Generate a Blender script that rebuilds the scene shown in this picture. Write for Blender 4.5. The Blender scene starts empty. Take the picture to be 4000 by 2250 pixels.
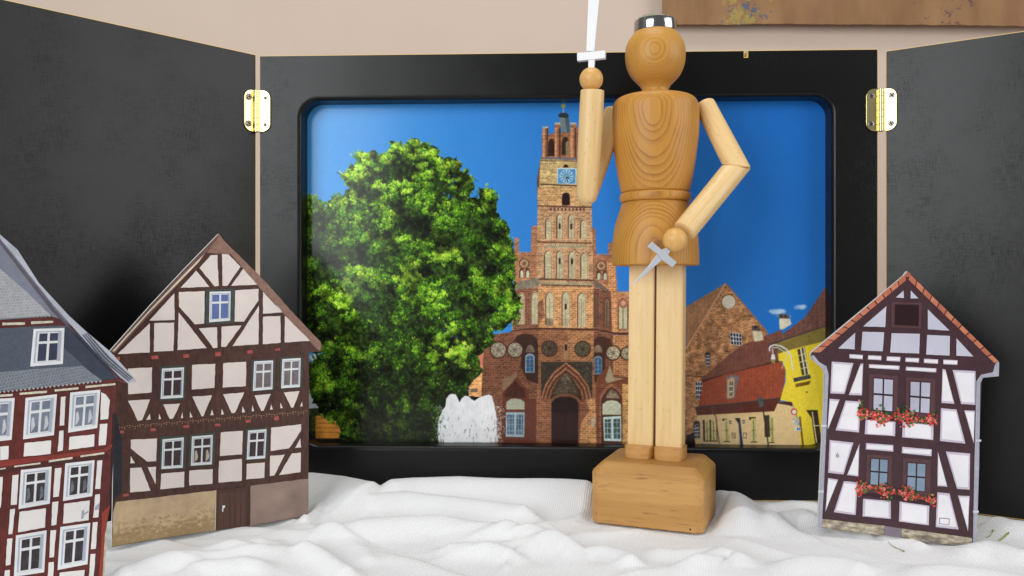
import bpy, bmesh, math, random
import numpy as np
from mathutils import Vector, Matrix
from mathutils.geometry import tessellate_polygon
random.seed(7); np.random.seed(7)
scene = bpy.context.scene
C = scene.collection

# ------------------------------------------------------------------ camera, world, lamps
F = 3140.0                                    # focal length in photograph pixels (4000 wide)
cd = bpy.data.cameras.new('camera'); cam = bpy.data.objects.new('camera', cd); C.objects.link(cam)
cd.sensor_width = 36; cd.lens = 36 * F / 4000; cd.clip_start = 0.01; cd.clip_end = 20
cam.location = (0, 0, 0); cam.rotation_euler = (math.radians(90), 0, 0)
scene.camera = cam
world = bpy.data.worlds.new("World"); scene.world = world; world.use_nodes = True
bg = world.node_tree.nodes['Background']
bg.inputs[0].default_value = (0.93, 0.95, 1.0, 1); bg.inputs[1].default_value = 0.22
scene.view_settings.view_transform = 'Standard'; scene.view_settings.look = 'None'
scene.view_settings.exposure = 0.0; scene.view_settings.gamma = 1
scene.cycles.max_bounces = 6
def area(name, loc, target, sx, sy, power, col=(1, 1, 1)):
    l = bpy.data.lights.new(name, 'AREA'); l.shape = 'RECTANGLE'; l.size = sx; l.size_y = sy
    l.energy = power; l.color = col
    o = bpy.data.objects.new(name, l); C.objects.link(o); o.location = loc
    o.rotation_euler = (Vector(target) - Vector(loc)).to_track_quat('-Z', 'Y').to_euler()
    return o
area('window_light', (-0.88, -0.62, 0.42), (-.05, .55, -.02), 1.0, 1.0, 17.5, (0.97, 0.99, 1.0))
area('room_light', (1.30, 0.0, 0.42), (0.0, .55, -.02), 1.1, 0.95, 10.5, (1.0, 0.99, 0.98))
area('ceiling_light', (0.0, 0.42, 1.3), (0.05, .5, -.15), 0.8, 0.5, 6.5, (1.0, 0.97, 0.92))

# ------------------------------------------------------------------ helpers
def lin(c):
    return tuple(((v/255)/12.92 if v/255 <= .04045 else ((v/255+.055)/1.055)**2.4) for v in c)
def P(px, py, d):
    return Vector(((px-2000)/F*d, d, (1125-py)/F*d))
def Z(ox, oy, k):
    return lambda x, y: (ox + x*k, oy + y*k)
ZA = Z(1100, 350, .55205); ZB = Z(1100, 1000, .55205); ZC = Z(2400, 900, .6211)
ZD = Z(0, 850, .51752); ZE = Z(0, 1450, .55202); ZF = Z(3100, 1000, .82796); ZG = Z(2100, 0, .7593)
ZH = Z(2200, 1600, .41408); ZI = Z(850, 250, .27609); ZJ = Z(3200, 250, .27609)
ZM = Z(0, 1150, .37948); ZN = Z(0, 1600, .4485)

def link(o, parent=None):
    C.objects.link(o)
    if parent is not None: o.parent = parent
    return o
def tag(o, label=None, cat=None, group=None, kind=None):
    if label: o['label'] = label
    if cat: o['category'] = cat
    if group: o['group'] = group
    if kind: o['kind'] = kind
    return o
def thing(name, loc=(0, 0, 0), rz=0, label=None, cat=None, group=None):
    o = bpy.data.objects.new(name, None); o.location = loc; o.rotation_euler = (0, 0, rz)
    o.empty_display_size = .01
    C.objects.link(o); tag(o, label, cat, group); return o
def mobj(name, verts, faces, mat=None, parent=None, smooth=False):
    me = bpy.data.meshes.new(name); me.from_pydata([tuple(v) for v in verts], [], faces)
    mats = mat if isinstance(mat, (list, tuple)) else [mat]
    for m in mats:
        if m: me.materials.append(m)
    if smooth: me.shade_smooth()
    me.update()
    return link(bpy.data.objects.new(name, me), parent)
def bobj(name, bm, mat=None, parent=None, smooth=False, recalc=True):
    if recalc: bmesh.ops.recalc_face_normals(bm, faces=bm.faces)
    me = bpy.data.meshes.new(name); bm.to_mesh(me); bm.free()
    for m in (mat if isinstance(mat, (list, tuple)) else [mat]):
        if m: me.materials.append(m)
    if smooth: me.shade_smooth()
    return link(bpy.data.objects.new(name, me), parent)

# ------------------------------------------------------------------ node materials
class NT:
    def __init__(s, name):
        s.m = bpy.data.materials.new(name); s.m.use_nodes = True; s.t = s.m.node_tree
        s.b = s.t.nodes['Principled BSDF']; s.tc = s.t.nodes.new('ShaderNodeTexCoord')
        s.obj = s.tc.outputs['Object']
    def n(s, kind, **kw):
        o = s.t.nodes.new('ShaderNode' + kind)
        for k, v in kw.items():
            if k in o.inputs.keys(): s.put(o.inputs[k], v)
            else: setattr(o, k, v)
        return o
    def put(s, sock, v):
        if isinstance(v, bpy.types.NodeSocket): s.t.links.new(v, sock)
        else:
            if sock.type == 'RGBA' and len(v) == 3: v = tuple(v) + (1,)
            sock.default_value = v
    def math(s, op, a, b=0.0):
        o = s.t.nodes.new('ShaderNodeMath'); o.operation = op; s.put(o.inputs[0], a); s.put(o.inputs[1], b)
        return o.outputs[0]
    def map(s, v, scale=(1, 1, 1), rot=(0, 0, 0), loc=(0, 0, 0)):
        o = s.t.nodes.new('ShaderNodeMapping'); s.put(o.inputs['Vector'], v)
        o.inputs['Scale'].default_value = scale; o.inputs['Rotation'].default_value = rot
        o.inputs['Location'].default_value = loc; return o.outputs[0]
    def noise(s, v, scale, detail=3, rough=.55, dist=0.):
        o = s.t.nodes.new('ShaderNodeTexNoise'); s.put(o.inputs['Vector'], v)
        o.inputs['Scale'].default_value = scale; o.inputs['Detail'].default_value = detail
        o.inputs['Roughness'].default_value = rough; o.inputs['Distortion'].default_value = dist
        return o.outputs['Fac']
    def ramp(s, f, stops):
        o = s.t.nodes.new('ShaderNodeValToRGB'); s.put(o.inputs[0], f); e = o.color_ramp.elements
        while len(e) < len(stops): e.new(.5)
        for i, (p, c) in enumerate(stops):
            e[i].position = p
            e[i].color = (c, c, c, 1) if isinstance(c, (int, float)) else tuple(c) + (1,)
        return o.outputs[0]
    def mix(s, f, a, b, mode='MIX'):
        o = s.t.nodes.new('ShaderNodeMix'); o.data_type = 'RGBA'; o.blend_type = mode
        s.put(o.inputs[0], f); s.put(o.inputs[6], a); s.put(o.inputs[7], b); return o.outputs[2]
    def base(s, c): s.put(s.b.inputs['Base Color'], c)
    def set(s, rough=None, spec=None, metal=None, coat=None):
        if rough is not None: s.put(s.b.inputs['Roughness'], rough)
        if spec is not None: s.b.inputs['Specular IOR Level'].default_value = spec
        if metal is not None: s.b.inputs['Metallic'].default_value = metal
        if coat is not None: s.b.inputs['Coat Weight'].default_value = coat; s.b.inputs['Coat Roughness'].default_value = .12
    def bump(s, h, strength=.3, dist=.0002):
        o = s.t.nodes.new('ShaderNodeBump'); s.put(o.inputs['Height'], h)
        o.inputs['Strength'].default_value = strength; o.inputs['Distance'].default_value = dist
        s.t.links.new(o.outputs[0], s.b.inputs['Normal'])
def sc(c, k): return tuple(min(1, v*k) for v in c)

_pm = {}
def ink(name, rgb, var=.12, scale=220, rough=.38, stretch=(1, 1, 1), var2=.08):
    """printed paper: one ink colour with photographic grain and mottling"""
    if name in _pm: return _pm[name]
    s = NT(name); c = lin(rgb)
    n1 = s.noise(s.map(s.obj, stretch), scale, 5, .65); n2 = s.noise(s.obj, 34, 3)
    a = s.mix(s.ramp(n1, [(.3, 0), (.7, 1)]), sc(c, 1-var*1.6), sc(c, 1+var))
    a = s.mix(s.ramp(n2, [(.35, 0), (.65, 1)]), s.mix(1.0, a, (1-var2*1.5,)*3, 'MULTIPLY'), a)
    s.base(a); s.set(rough, .35); _pm[name] = s.m; return s.m
def wood_rings(name, pith, spacing, light, dark, tilt=(0, 0), rough=.34):
    s = NT(name)
    nd = s.t.nodes.new('ShaderNodeTexNoise'); s.put(nd.inputs['Vector'], s.map(s.obj, (1, 1, .6))); nd.inputs['Scale'].default_value = 26
    nd.inputs['Detail'].default_value = 2
    vm = s.t.nodes.new('ShaderNodeVectorMath'); vm.operation = 'MULTIPLY_ADD'
    s.put(vm.inputs[0], nd.outputs['Color']); vm.inputs[1].default_value = (.0036,)*3; s.put(vm.inputs[2], s.obj)
    m = s.map(vm.outputs[0], (1, 1, 0), (math.radians(tilt[0]), math.radians(tilt[1]), 0), (-pith[0], -pith[1], 0))
    ln = s.t.nodes.new('ShaderNodeVectorMath'); ln.operation = 'LENGTH'; s.put(ln.inputs[0], m)
    r = s.math('DIVIDE', ln.outputs['Value'], spacing)
    # uneven ring widths
    uneven = s.t.nodes.new('ShaderNodeTexNoise'); uneven.noise_dimensions = '1D'; s.put(uneven.inputs['W'], r)
    uneven.inputs['Scale'].default_value = .45
    r = s.math('ADD', r, s.math('MULTIPLY', uneven.outputs['Fac'], 1.6))
    fr = s.math('FRACT', r)
    lines = s.ramp(fr, [(0, .05), (.45, .18), (.80, .55), (.92, 1), (1, .05)])
    patch = s.ramp(s.noise(s.obj, 45, 2), [(.3, .35), (.7, .85)])
    fine = s.noise(s.map(s.obj, (1, 1, .05)), 900, 2)
    c = s.mix(s.math('MULTIPLY', lines, patch), lin(light), lin(dark))
    c = s.mix(s.ramp(s.noise(s.obj, 22, 2), [(.3, 0), (.7, .35)]), c, s.mix(1.0, c, (.86, .74, .58), 'MULTIPLY'))
    c = s.mix(s.ramp(fine, [(.35, .22), (.6, 0)]), c, s.mix(1.0, c, (.72, .62, .5), 'MULTIPLY'))
    s.base(c); s.set(rough+.12, .38, coat=.03); s.bump(fine, .12); return s.m
def beech(name, light=(226, 190, 132), dark=(196, 150, 92), axis='z', rough=.42):
    s = NT(name)
    st = {'z': (1, 1, .06), 'x': (.06, 1, 1)}[axis]; st2 = {'z': (1, 1, .16), 'x': (.16, 1, 1)}[axis]
    g = s.noise(s.map(s.obj, st), 320, 4, .6); big = s.noise(s.map(s.obj, st), 50, 2)
    c = s.mix(s.ramp(g, [(.3, 0), (.75, 1)]), lin(light), lin(dark))
    c = s.mix(s.ramp(big, [(.35, 0), (.7, .4)]), c, lin(dark))
    fl = s.noise(s.map(s.obj, st2), 1000, 1, .4)
    c = s.mix(s.ramp(fl, [(.68, 0), (.76, .5)]), c, lin((170, 118, 66)))
    s.base(c); s.set(rough, .4, coat=.12); s.bump(g, .1); return s.m

class Plane:
    """a vertical plane through two table points; (u, v) = metres along it and up"""
    def __init__(s, p0, p1, z0):
        s.o = Vector(p0); d = Vector(p1) - s.o; s.len = d.length; s.u = d.normalized(); s.z0 = z0
        s.rz = math.atan2(s.u.y, s.u.x)
    def hit(s, px, py, back=0.0):
        ox, oy = s.o.x - s.u.y*back, s.o.y + s.u.x*back
        a = (px-2000)/F
        t = (a*oy - ox)/(s.u.x - a*s.u.y); d = oy + s.u.y*t
        return t, (1125-py)/F*d - s.z0
    def pix(s, t, v, back=0.0):
        x = s.o.x - s.u.y*back + s.u.x*t; y = s.o.y + s.u.x*back + s.u.y*t
        return 2000 + x/y*F, 1125 - (v+s.z0)/y*F
    def base(s, name, **kw):
        return thing(name, (s.o.x, s.o.y, s.z0), s.rz, **kw)
def rough_poly(pts, amp, step=16):
    out = []; n = len(pts)
    for i in range(n):
        a = pts[i]; b = pts[(i+1) % n]; L = math.hypot(b[0]-a[0], b[1]-a[1]); k = max(1, int(L/step))
        dx, dy = (b[0]-a[0])/max(L, 1e-6), (b[1]-a[1])/max(L, 1e-6)
        for j in range(k):
            t = j/k; o = random.uniform(-amp, amp)
            out.append((a[0]+(b[0]-a[0])*t - dy*o, a[1]+(b[1]-a[1])*t + dx*o))
    return out
def prism(uv, y0, y1):
    """closed prism between local y0 (front) and y1 (back); uv counter-clockwise or not"""
    n = len(uv)
    v = [(a, y0, b) for a, b in uv] + [(a, y1, b) for a, b in uv]
    ar = sum(uv[i][0]*uv[(i+1) % n][1]-uv[(i+1) % n][0]*uv[i][1] for i in range(n))
    r = list(range(n))
    if ar < 0: r = r[::-1]
    f = [tuple(r), tuple(i+n for i in r[::-1])]
    f += [(r[i], r[i]+n, r[(i+1) % n]+n, r[(i+1) % n]) for i in range(n)]
    return v, f
LAY = .00013
PRINT_GAIN = 1.12
def piece(name, pl, pts, mat, parent, layer=1, amp=0, z=None):
    if z: pts = [z(*p) for p in pts]
    if amp: pts = rough_poly(pts, amp)
    uv = [pl.hit(*p) for p in pts]
    v, f = prism(uv, -layer*LAY, 0 if layer < 2 else -(layer-1)*LAY*.5)
    return mobj(name, v, f, mat, parent)
def bil(q, u, v):
    (a, b, c, d) = q
    t = (a[0]+(b[0]-a[0])*u, a[1]+(b[1]-a[1])*u); w = (d[0]+(c[0]-d[0])*u, d[1]+(c[1]-d[1])*u)
    return (t[0]+(w[0]-t[0])*v, t[1]+(w[1]-t[1])*v)
def sub(q, u0, v0, u1, v1):
    return [bil(q, u0, v0), bil(q, u1, v0), bil(q, u1, v1), bil(q, u0, v1)]
def multi(name, pl, polys, mat, parent, layer):
    V = []; Fc = []
    for pts in polys:
        v, f = prism([pl.hit(*p) for p in pts], -layer*LAY, -(layer-1)*LAY*.5)
        k = len(V); V += v; Fc += [tuple(i+k for i in q) for q in f]
    return mobj(name, V, Fc, mat, parent)

# ------------------------------------------------------------------ the setting: wall, table
TZ = -0.1625
s = NT('painted_wall')
s.base(s.mix(s.noise(s.obj, 9, 4), lin((209, 190, 174)), lin((217, 199, 184)))); s.set(.8, .2)
s.bump(s.noise(s.obj, 420, 3), .12, .0006)
w = mobj('wall', [(-3, 1.15, -1.2), (3, 1.15, -1.2), (3, 1.15, 2), (-3, 1.15, 2)], [(0, 1, 2, 3)], s.m); tag(w, kind='structure')
s = NT('table_wood'); s.base(s.mix(s.noise(s.map(s.obj, (.1, 1, 1)), 60, 4), lin((120, 84, 52)), lin((150, 108, 70)))); s.set(.5)
v, f = prism([(-1.1, TZ-.035), (1.1, TZ-.035), (1.1, TZ-.004), (-1.1, TZ-.004)], -.2, 1.05)
tb = mobj('tabletop', v, f, s.m)
tag(tb, 'brown wooden tabletop hidden beneath the white cloth', 'table')

# ------------------------------------------------------------------ black panels
def black_panel_mat(name, grey=.012):
    s = NT(name)
    h = s.noise(s.map(s.obj, (.045, 1, 1)), 2300, 2, .6); v = s.noise(s.map(s.obj, (1, 1, .045)), 2300, 2, .6)
    hh = s.ramp(h, [(.50, 0), (.78, 1)]); vv = s.ramp(v, [(.50, 0), (.78, 1)])
    w = s.math('ADD', hh, vv)
    blot = s.ramp(s.noise(s.obj, 14, 4, .6), [(.42, .12), (.66, 1)]); w = s.math('MULTIPLY', w, blot)
    c = s.mix(s.math('MULTIPLY', w, blot), (grey*.9, grey*.95, grey*1.02), (grey*.35,)*3)
    s.base(c); s.set(s.math('ADD', .25, s.math('ADD', s.math('MULTIPLY', w, .16), s.math('MULTIPLY', s.noise(s.map(s.obj, (1, 1, .6)), 7, 2), .10))), .30)
    s.bump(s.math('SUBTRACT', 1.0, w), .35, .00012); return s.m
M_black = black_panel_mat('black_painted_plywood', .0045)
s = NT('bare_plywood_edge'); s.base(s.mix(s.noise(s.map(s.obj, (1, 1, 9)), 300, 3), lin((236, 208, 140)), lin((212, 172, 104)))); s.set(.6, .2); M_ply = s.m

def panel_mesh(name, outer, hole, thick, ch, parent, mats, hole_bev=0.0, hole_depth=0.0):
    """outer loop (ccw, uv) and optional hole loop; a pale chamfer round the outer rim"""
    def inset(loop, d):
        n = len(loop); out = []
        for i in range(n):
            a = Vector(loop[i-1]); b = Vector(loop[i]); c = Vector(loop[(i+1) % n])
            e1 = (b-a).normalized(); e2 = (c-b).normalized()
            n1 = Vector((-e1.y, e1.x)); n2 = Vector((-e2.y, e2.x)); m = (n1+n2)
            k = m.dot(n1)
            out.append(tuple(b + m*(d/max(k, .3))))
        return out
    bm = bmesh.new()
    fr = inset(outer, ch)
    def ring(loop, y): return [bm.verts.new((a, y, b)) for a, b in loop]
    r0 = ring(fr, 0); r1 = ring(outer, ch); r2 = ring(outer, thick)
    n = len(outer)
    def bridge(a, b, mi):
        n = len(a)
        for i in range(n):
            f = bm.faces.new((a[i], a[(i+1) % n], b[(i+1) % n], b[i])); f.material_index = mi
    bridge(r0, r1, 1); bridge(r1, r2, 1)
    if hole:
        k = 5; rings = []
        for j in range(k+1):
            t = j/k*math.pi/2
            rings.append(ring(inset(hole, -hole_bev*(1-math.sin(t))), hole_bev*(1-math.cos(t))))
        for a, b in zip(rings[:-1], rings[1:]): bridge(a, b, 0)
        hb = ring(hole, thick); bridge(rings[-1], hb, 0)
        front = [r0, rings[0]]; back = [r2, hb]
    else: front = [r0]; back = [r2]
    for loops in (front, back):
        tri = tessellate_polygon([[Vector((q.co.x, q.co.z, 0)) for q in l] for l in loops])
        allv = [q for l in loops for q in l]
        for t in tri:
            try: bm.faces.new([allv[i] for i in t])
            except ValueError: pass
    o = bobj(name, bm, mats, parent)
    return o
def rrect(x0, y0, x1, y1, r, k=10):
    out = []
    for cx, cy, a0 in ((x1-r, y0+r, -90), (x1-r, y1-r, 0), (x0+r, y1-r, 90), (x0+r, y0+r, 180)):
        for j in range(k+1):
            a = math.radians(a0 + 90*j/k); out.append((cx+r*math.cos(a), cy+r*math.sin(a)))
    return out
PC = Plane((-.1974, .628), (.2778, .610), TZ)
PL = Plane((-.3690, .4620), (-.2006, .6300), TZ)
PR = Plane((.2835, .6100), (.4850, .4815), TZ)
# centre frame
ctr = PC.base('picture_frame', label='wide black centre panel with a round-cornered opening around the town photograph', cat='frame')
ht = PC.hit(1013, 217)[1]
nx = PC.hit(2914, 200)[0]; nw = .0011; nh = .0052
outer = [(0, 0), (PC.len, 0), (PC.len, ht), (nx+nw, ht), (nx+nw, ht-nh), (nx-nw, ht-nh), (nx-nw, ht), (0, ht)]
hx0, _ = PC.hit(1178, 900); hx1, _ = PC.hit(3252, 900)
hy1 = PC.hit(2000, 385)[1]; hy0 = PC.hit(2000, 1745)[1]
hole = rrect(hx0, hy0, hx1, hy1, .0135, 12)
REC = .0155
panel_mesh('front_panel', outer, hole, REC, .0006, ctr, [M_black, M_ply], hole_bev=.0035)
v, f = prism([(.006, .004), (PC.len-.006, .004), (PC.len-.006, ht-.008), (.006, ht-.008)], REC+.0016, REC+.005)
mobj('backing_board', v, f, M_black, ctr)
lp = PL.base('side_panel', label='black plywood side panel hinged to the left of the town picture, behind two paper houses', cat='panel')
rp = PR.base('side_panel', label='black plywood side panel hinged to the right of the town picture, behind one paper house', cat='panel')
hl = PL.hit(1000, 213)[1]; hr = PR.hit(3457, 199)[1]
panel_mesh('board', [(0, 0), (PL.len, 0), (PL.len, hl), (0, hl)], None, .009, .0006, lp, [M_black, M_ply])
panel_mesh('board', [(0, 0), (PR.len, 0), (PR.len, hr), (0, hr)], None, .009, .0006, rp, [M_black, M_ply])

# ------------------------------------------------------------------ hinges
s = NT('polished_brass'); s.base(s.mix(s.noise(s.obj, 160, 3), (.86, .75, .36), (.80, .68, .30))); s.set(s.math('ADD', .14, s.math('MULTIPLY', s.noise(s.obj, 90, 2), .12)), .5, 1.0)
s.bump(s.noise(s.obj, 60, 1), .12, .0006); M_brass = s.m
s = NT('screw_steel'); s.base((.34, .31, .28)); s.set(.34, .5, 1.0); s.bump(s.noise(s.obj, 900, 2), .1); M_screw = s.m
s = NT('dark_slot'); s.base((.035, .025, .02)); s.set(.6, .2); M_slot = s.m
def disc(cu, cv, r, y0, y1, dome=0, k=20, rin=0.0):
    v = []; f = []
    prof = [(r, y1), (r, y0+dome*.9), (r*.8, y0+dome*.3), (r*.45, y0)]
    for pr, py in prof:
        v += [(cu+pr*math.cos(2*math.pi*i/k), py, cv+pr*math.sin(2*math.pi*i/k)) for i in range(k)]
    for j in range(len(prof)-1):
        f += [(j*k+i, j*k+(i+1) % k, (j+1)*k+(i+1) % k, (j+1)*k+i) for i in range(k)]
    f.append(tuple((len(prof)-1)*k+i for i in range(k)))
    return v, f
def cross_slot(cu, cv, s_, y0, y1, ang):
    a = s_; b = s_*.32
    pts = [(a, b), (b, b), (b, a), (-b, a), (-b, b), (-a, b), (-a, -b), (-b, -b), (-b, -a), (b, -a), (b, -b), (a, -b)]
    c, q = math.cos(ang), math.sin(ang)
    return prism([(cu+x*c-y*q, cv+x*q+y*c) for x, y in pts], y0, y1)
def hinge(lab, plL, plR, zz, lx, rx, ky, screws, kx, kd, raised):
    rt = thing('brass_hinge', P(kx, ky[1], kd), 0, lab, 'hinge', 'brass hinges joining the black panels')
    inv = Matrix.Translation(-rt.location)
    def leafpart(pl, x0, x1, outer_left, holes):
        B = Matrix.Translation((pl.o.x, pl.o.y, pl.z0)) @ Matrix.Rotation(pl.rz, 4, 'Z')
        loc = inv @ B
        u0, v0 = pl.hit(x0, ky[1]); u1, v1 = pl.hit(x1, ky[0]); 
        if not outer_left:
            v1 = pl.hit(x0, ky[0])[1]; v0 = pl.hit(x0, ky[1])[1]
        else:
            v1 = pl.hit(x1, ky[0])[1]; v0 = pl.hit(x1, ky[1])[1]
        r = (v1-v0)*.19; k = 8; pts = []
        if outer_left:
            pts = [(u1, v0), (u1, v1)] + [(u0+r+r*math.cos(math.radians(90+90*j/k)), v1-r+r*math.sin(math.radians(90+90*j/k))) for j in range(k+1)] \
                + [(u0+r+r*math.cos(math.radians(180+90*j/k)), v0+r+r*math.sin(math.radians(180+90*j/k))) for j in range(k+1)]
        else:
            pts = [(u0, v1), (u0, v0)] + [(u1-r+r*math.cos(math.radians(-90+90*j/k)), v0+r+r*math.sin(math.radians(-90+90*j/k))) for j in range(k+1)] \
                + [(u1-r+r*math.cos(math.radians(90*j/k)), v1-r+r*math.sin(math.radians(90*j/k))) for j in range(k+1)]
        v, f = prism(pts, -.0013, -.00002)
        o = mobj('leaf', v, f, M_brass, rt)
        o.data.transform(loc)
        bv = o.modifiers.new('bevel', 'BEVEL'); bv.width = .00035; bv.segments = 2
        for (sx, sy, rr, ang) in holes:
            cu, cv = pl.hit(*zz(sx, sy)); R = rr*.27609/F*.62
            d1 = -.0013 - (.0013 if raised and outer_left else .0002)
            v, f = disc(cu, cv, R, d1, -.0012, .0006)
            so = mobj('screw', v, f, M_screw, rt, True); so.data.transform(loc)
            v, f = cross_slot(cu, cv, R*.5, d1-.00006, d1+.0002, ang)
            sl = mobj('slot', v, f, M_slot, so); sl.data.transform(loc)
    leafpart(plL, lx[0], lx[1], True, screws[0]); leafpart(plR, rx[0], rx[1], False, screws[1])
    # knuckles
    z0 = 0; z1 = (ky[1]-ky[0])/F*kd; n = 6; h = (z1-z0)/n; r = .0021
    for i in range(n):
        bm = bmesh.new()
        bmesh.ops.create_cone(bm, cap_ends=True, segments=20, radius1=r, radius2=r, depth=h*.965, matrix=Matrix.Translation((0, -.0005, z0+h*(i+.5))))
        bmesh.ops.bevel(bm, geom=[e for e in bm.edges if abs(e.verts[0].co.z-e.verts[1].co.z) < 1e-6], offset=.0002, segments=2, affect='EDGES')
        o = bobj('knuckle', bm, M_brass, rt, True); o.data.set_sharp_from_angle(angle=math.radians(35))
    bm = bmesh.new(); bmesh.ops.create_cone(bm, cap_ends=True, segments=14, radius1=.0013, radius2=.0013, depth=z1+.0006, matrix=Matrix.Translation((0, -.0005, z1/2)))
    bobj('pin', bm, M_screw, rt, True)
hinge('polished brass hinge joining the left black panel, its left screws standing proud', PL, PC, ZI, (951, 996), (1013, 1058), (354, 516),
      ([(430, 468, 45, .3), (425, 845, 45, .9)], [(682, 487, 34, .2), (680, 865, 34, .8)]), 1004, .627, True)
hinge('polished brass hinge joining the right black panel, four flush silver screws', PC, PR, ZJ, (3381, 3431), (3451, 3504), (348, 513),
      ([(735, 458, 50, .1), (728, 852, 50, .4)], [(1030, 445, 50, .7), (1020, 845, 50, .5)]), 3440, .608, False)

# ------------------------------------------------------------------ painted board on the wall
s = NT('brown_canvas')
st = s.noise(s.map(s.obj, (1, 1, .35)), 22, 5, .6)
c = s.mix(s.ramp(st, [(.3, 0), (.7, 1)]), lin((136, 101, 70)), lin((162, 126, 90)))
c = s.mix(s.ramp(s.noise(s.map(s.obj, (1, 1, .6), loc=(3, 1, 2)), 11, 4, .6), [(.56, 0), (.64, .3)]), c, lin((144, 100, 84)))
def canvas_spot(s, c, cx, wx, col, seed, th):
    sx = s.t.nodes.new('ShaderNodeSeparateXYZ'); s.put(sx.inputs[0], s.obj)
    m = s.math('SUBTRACT', 1.0, s.math('DIVIDE', s.math('ABSOLUTE', s.math('SUBTRACT', sx.outputs[0], cx)), wx))
    n = s.noise(s.map(s.obj, (1, 1, 1), loc=(seed, seed, 0)), 75, 4, .7)
    k = s.ramp(s.math('ADD', s.math('MULTIPLY', m, .25), n), [(th, 0), (th+.06, .8)])
    return s.mix(k, c, lin(col))
c = canvas_spot(s, c, .105, .07, (168, 152, 84), 1.3, .72)
c = canvas_spot(s, c, .12, .09, (78, 98, 120), 4.1, .76)
c = canvas_spot(s, c, .40, .12, (88, 70, 78), 7.7, .79)
s.base(c); s.set(.75, .2); s.bump(s.noise(s.obj, 700, 4), .4, .0008); M_canvas = s.m
cv = Plane(((2591-2000)/F*1.13, 1.13), (.9, 1.122), .3)
rt = cv.base('painted_canvas', label='brown stained canvas hanging on the pink wall behind the figure', cat='painting')
pts = [(2591, 96), (2800, 96), (3000, 93), (3300, 95), (3600, 96), (3800, 99), (4000, 101), (4200, 104), (4200, -330), (2594, -320), (2588, 20)]
uv = [cv.hit(*p) for p in rough_poly(pts, 1.6, 14)]
v, f = prism(uv, 0, .0025); mobj('canvas', v, f, M_canvas, rt)

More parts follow.
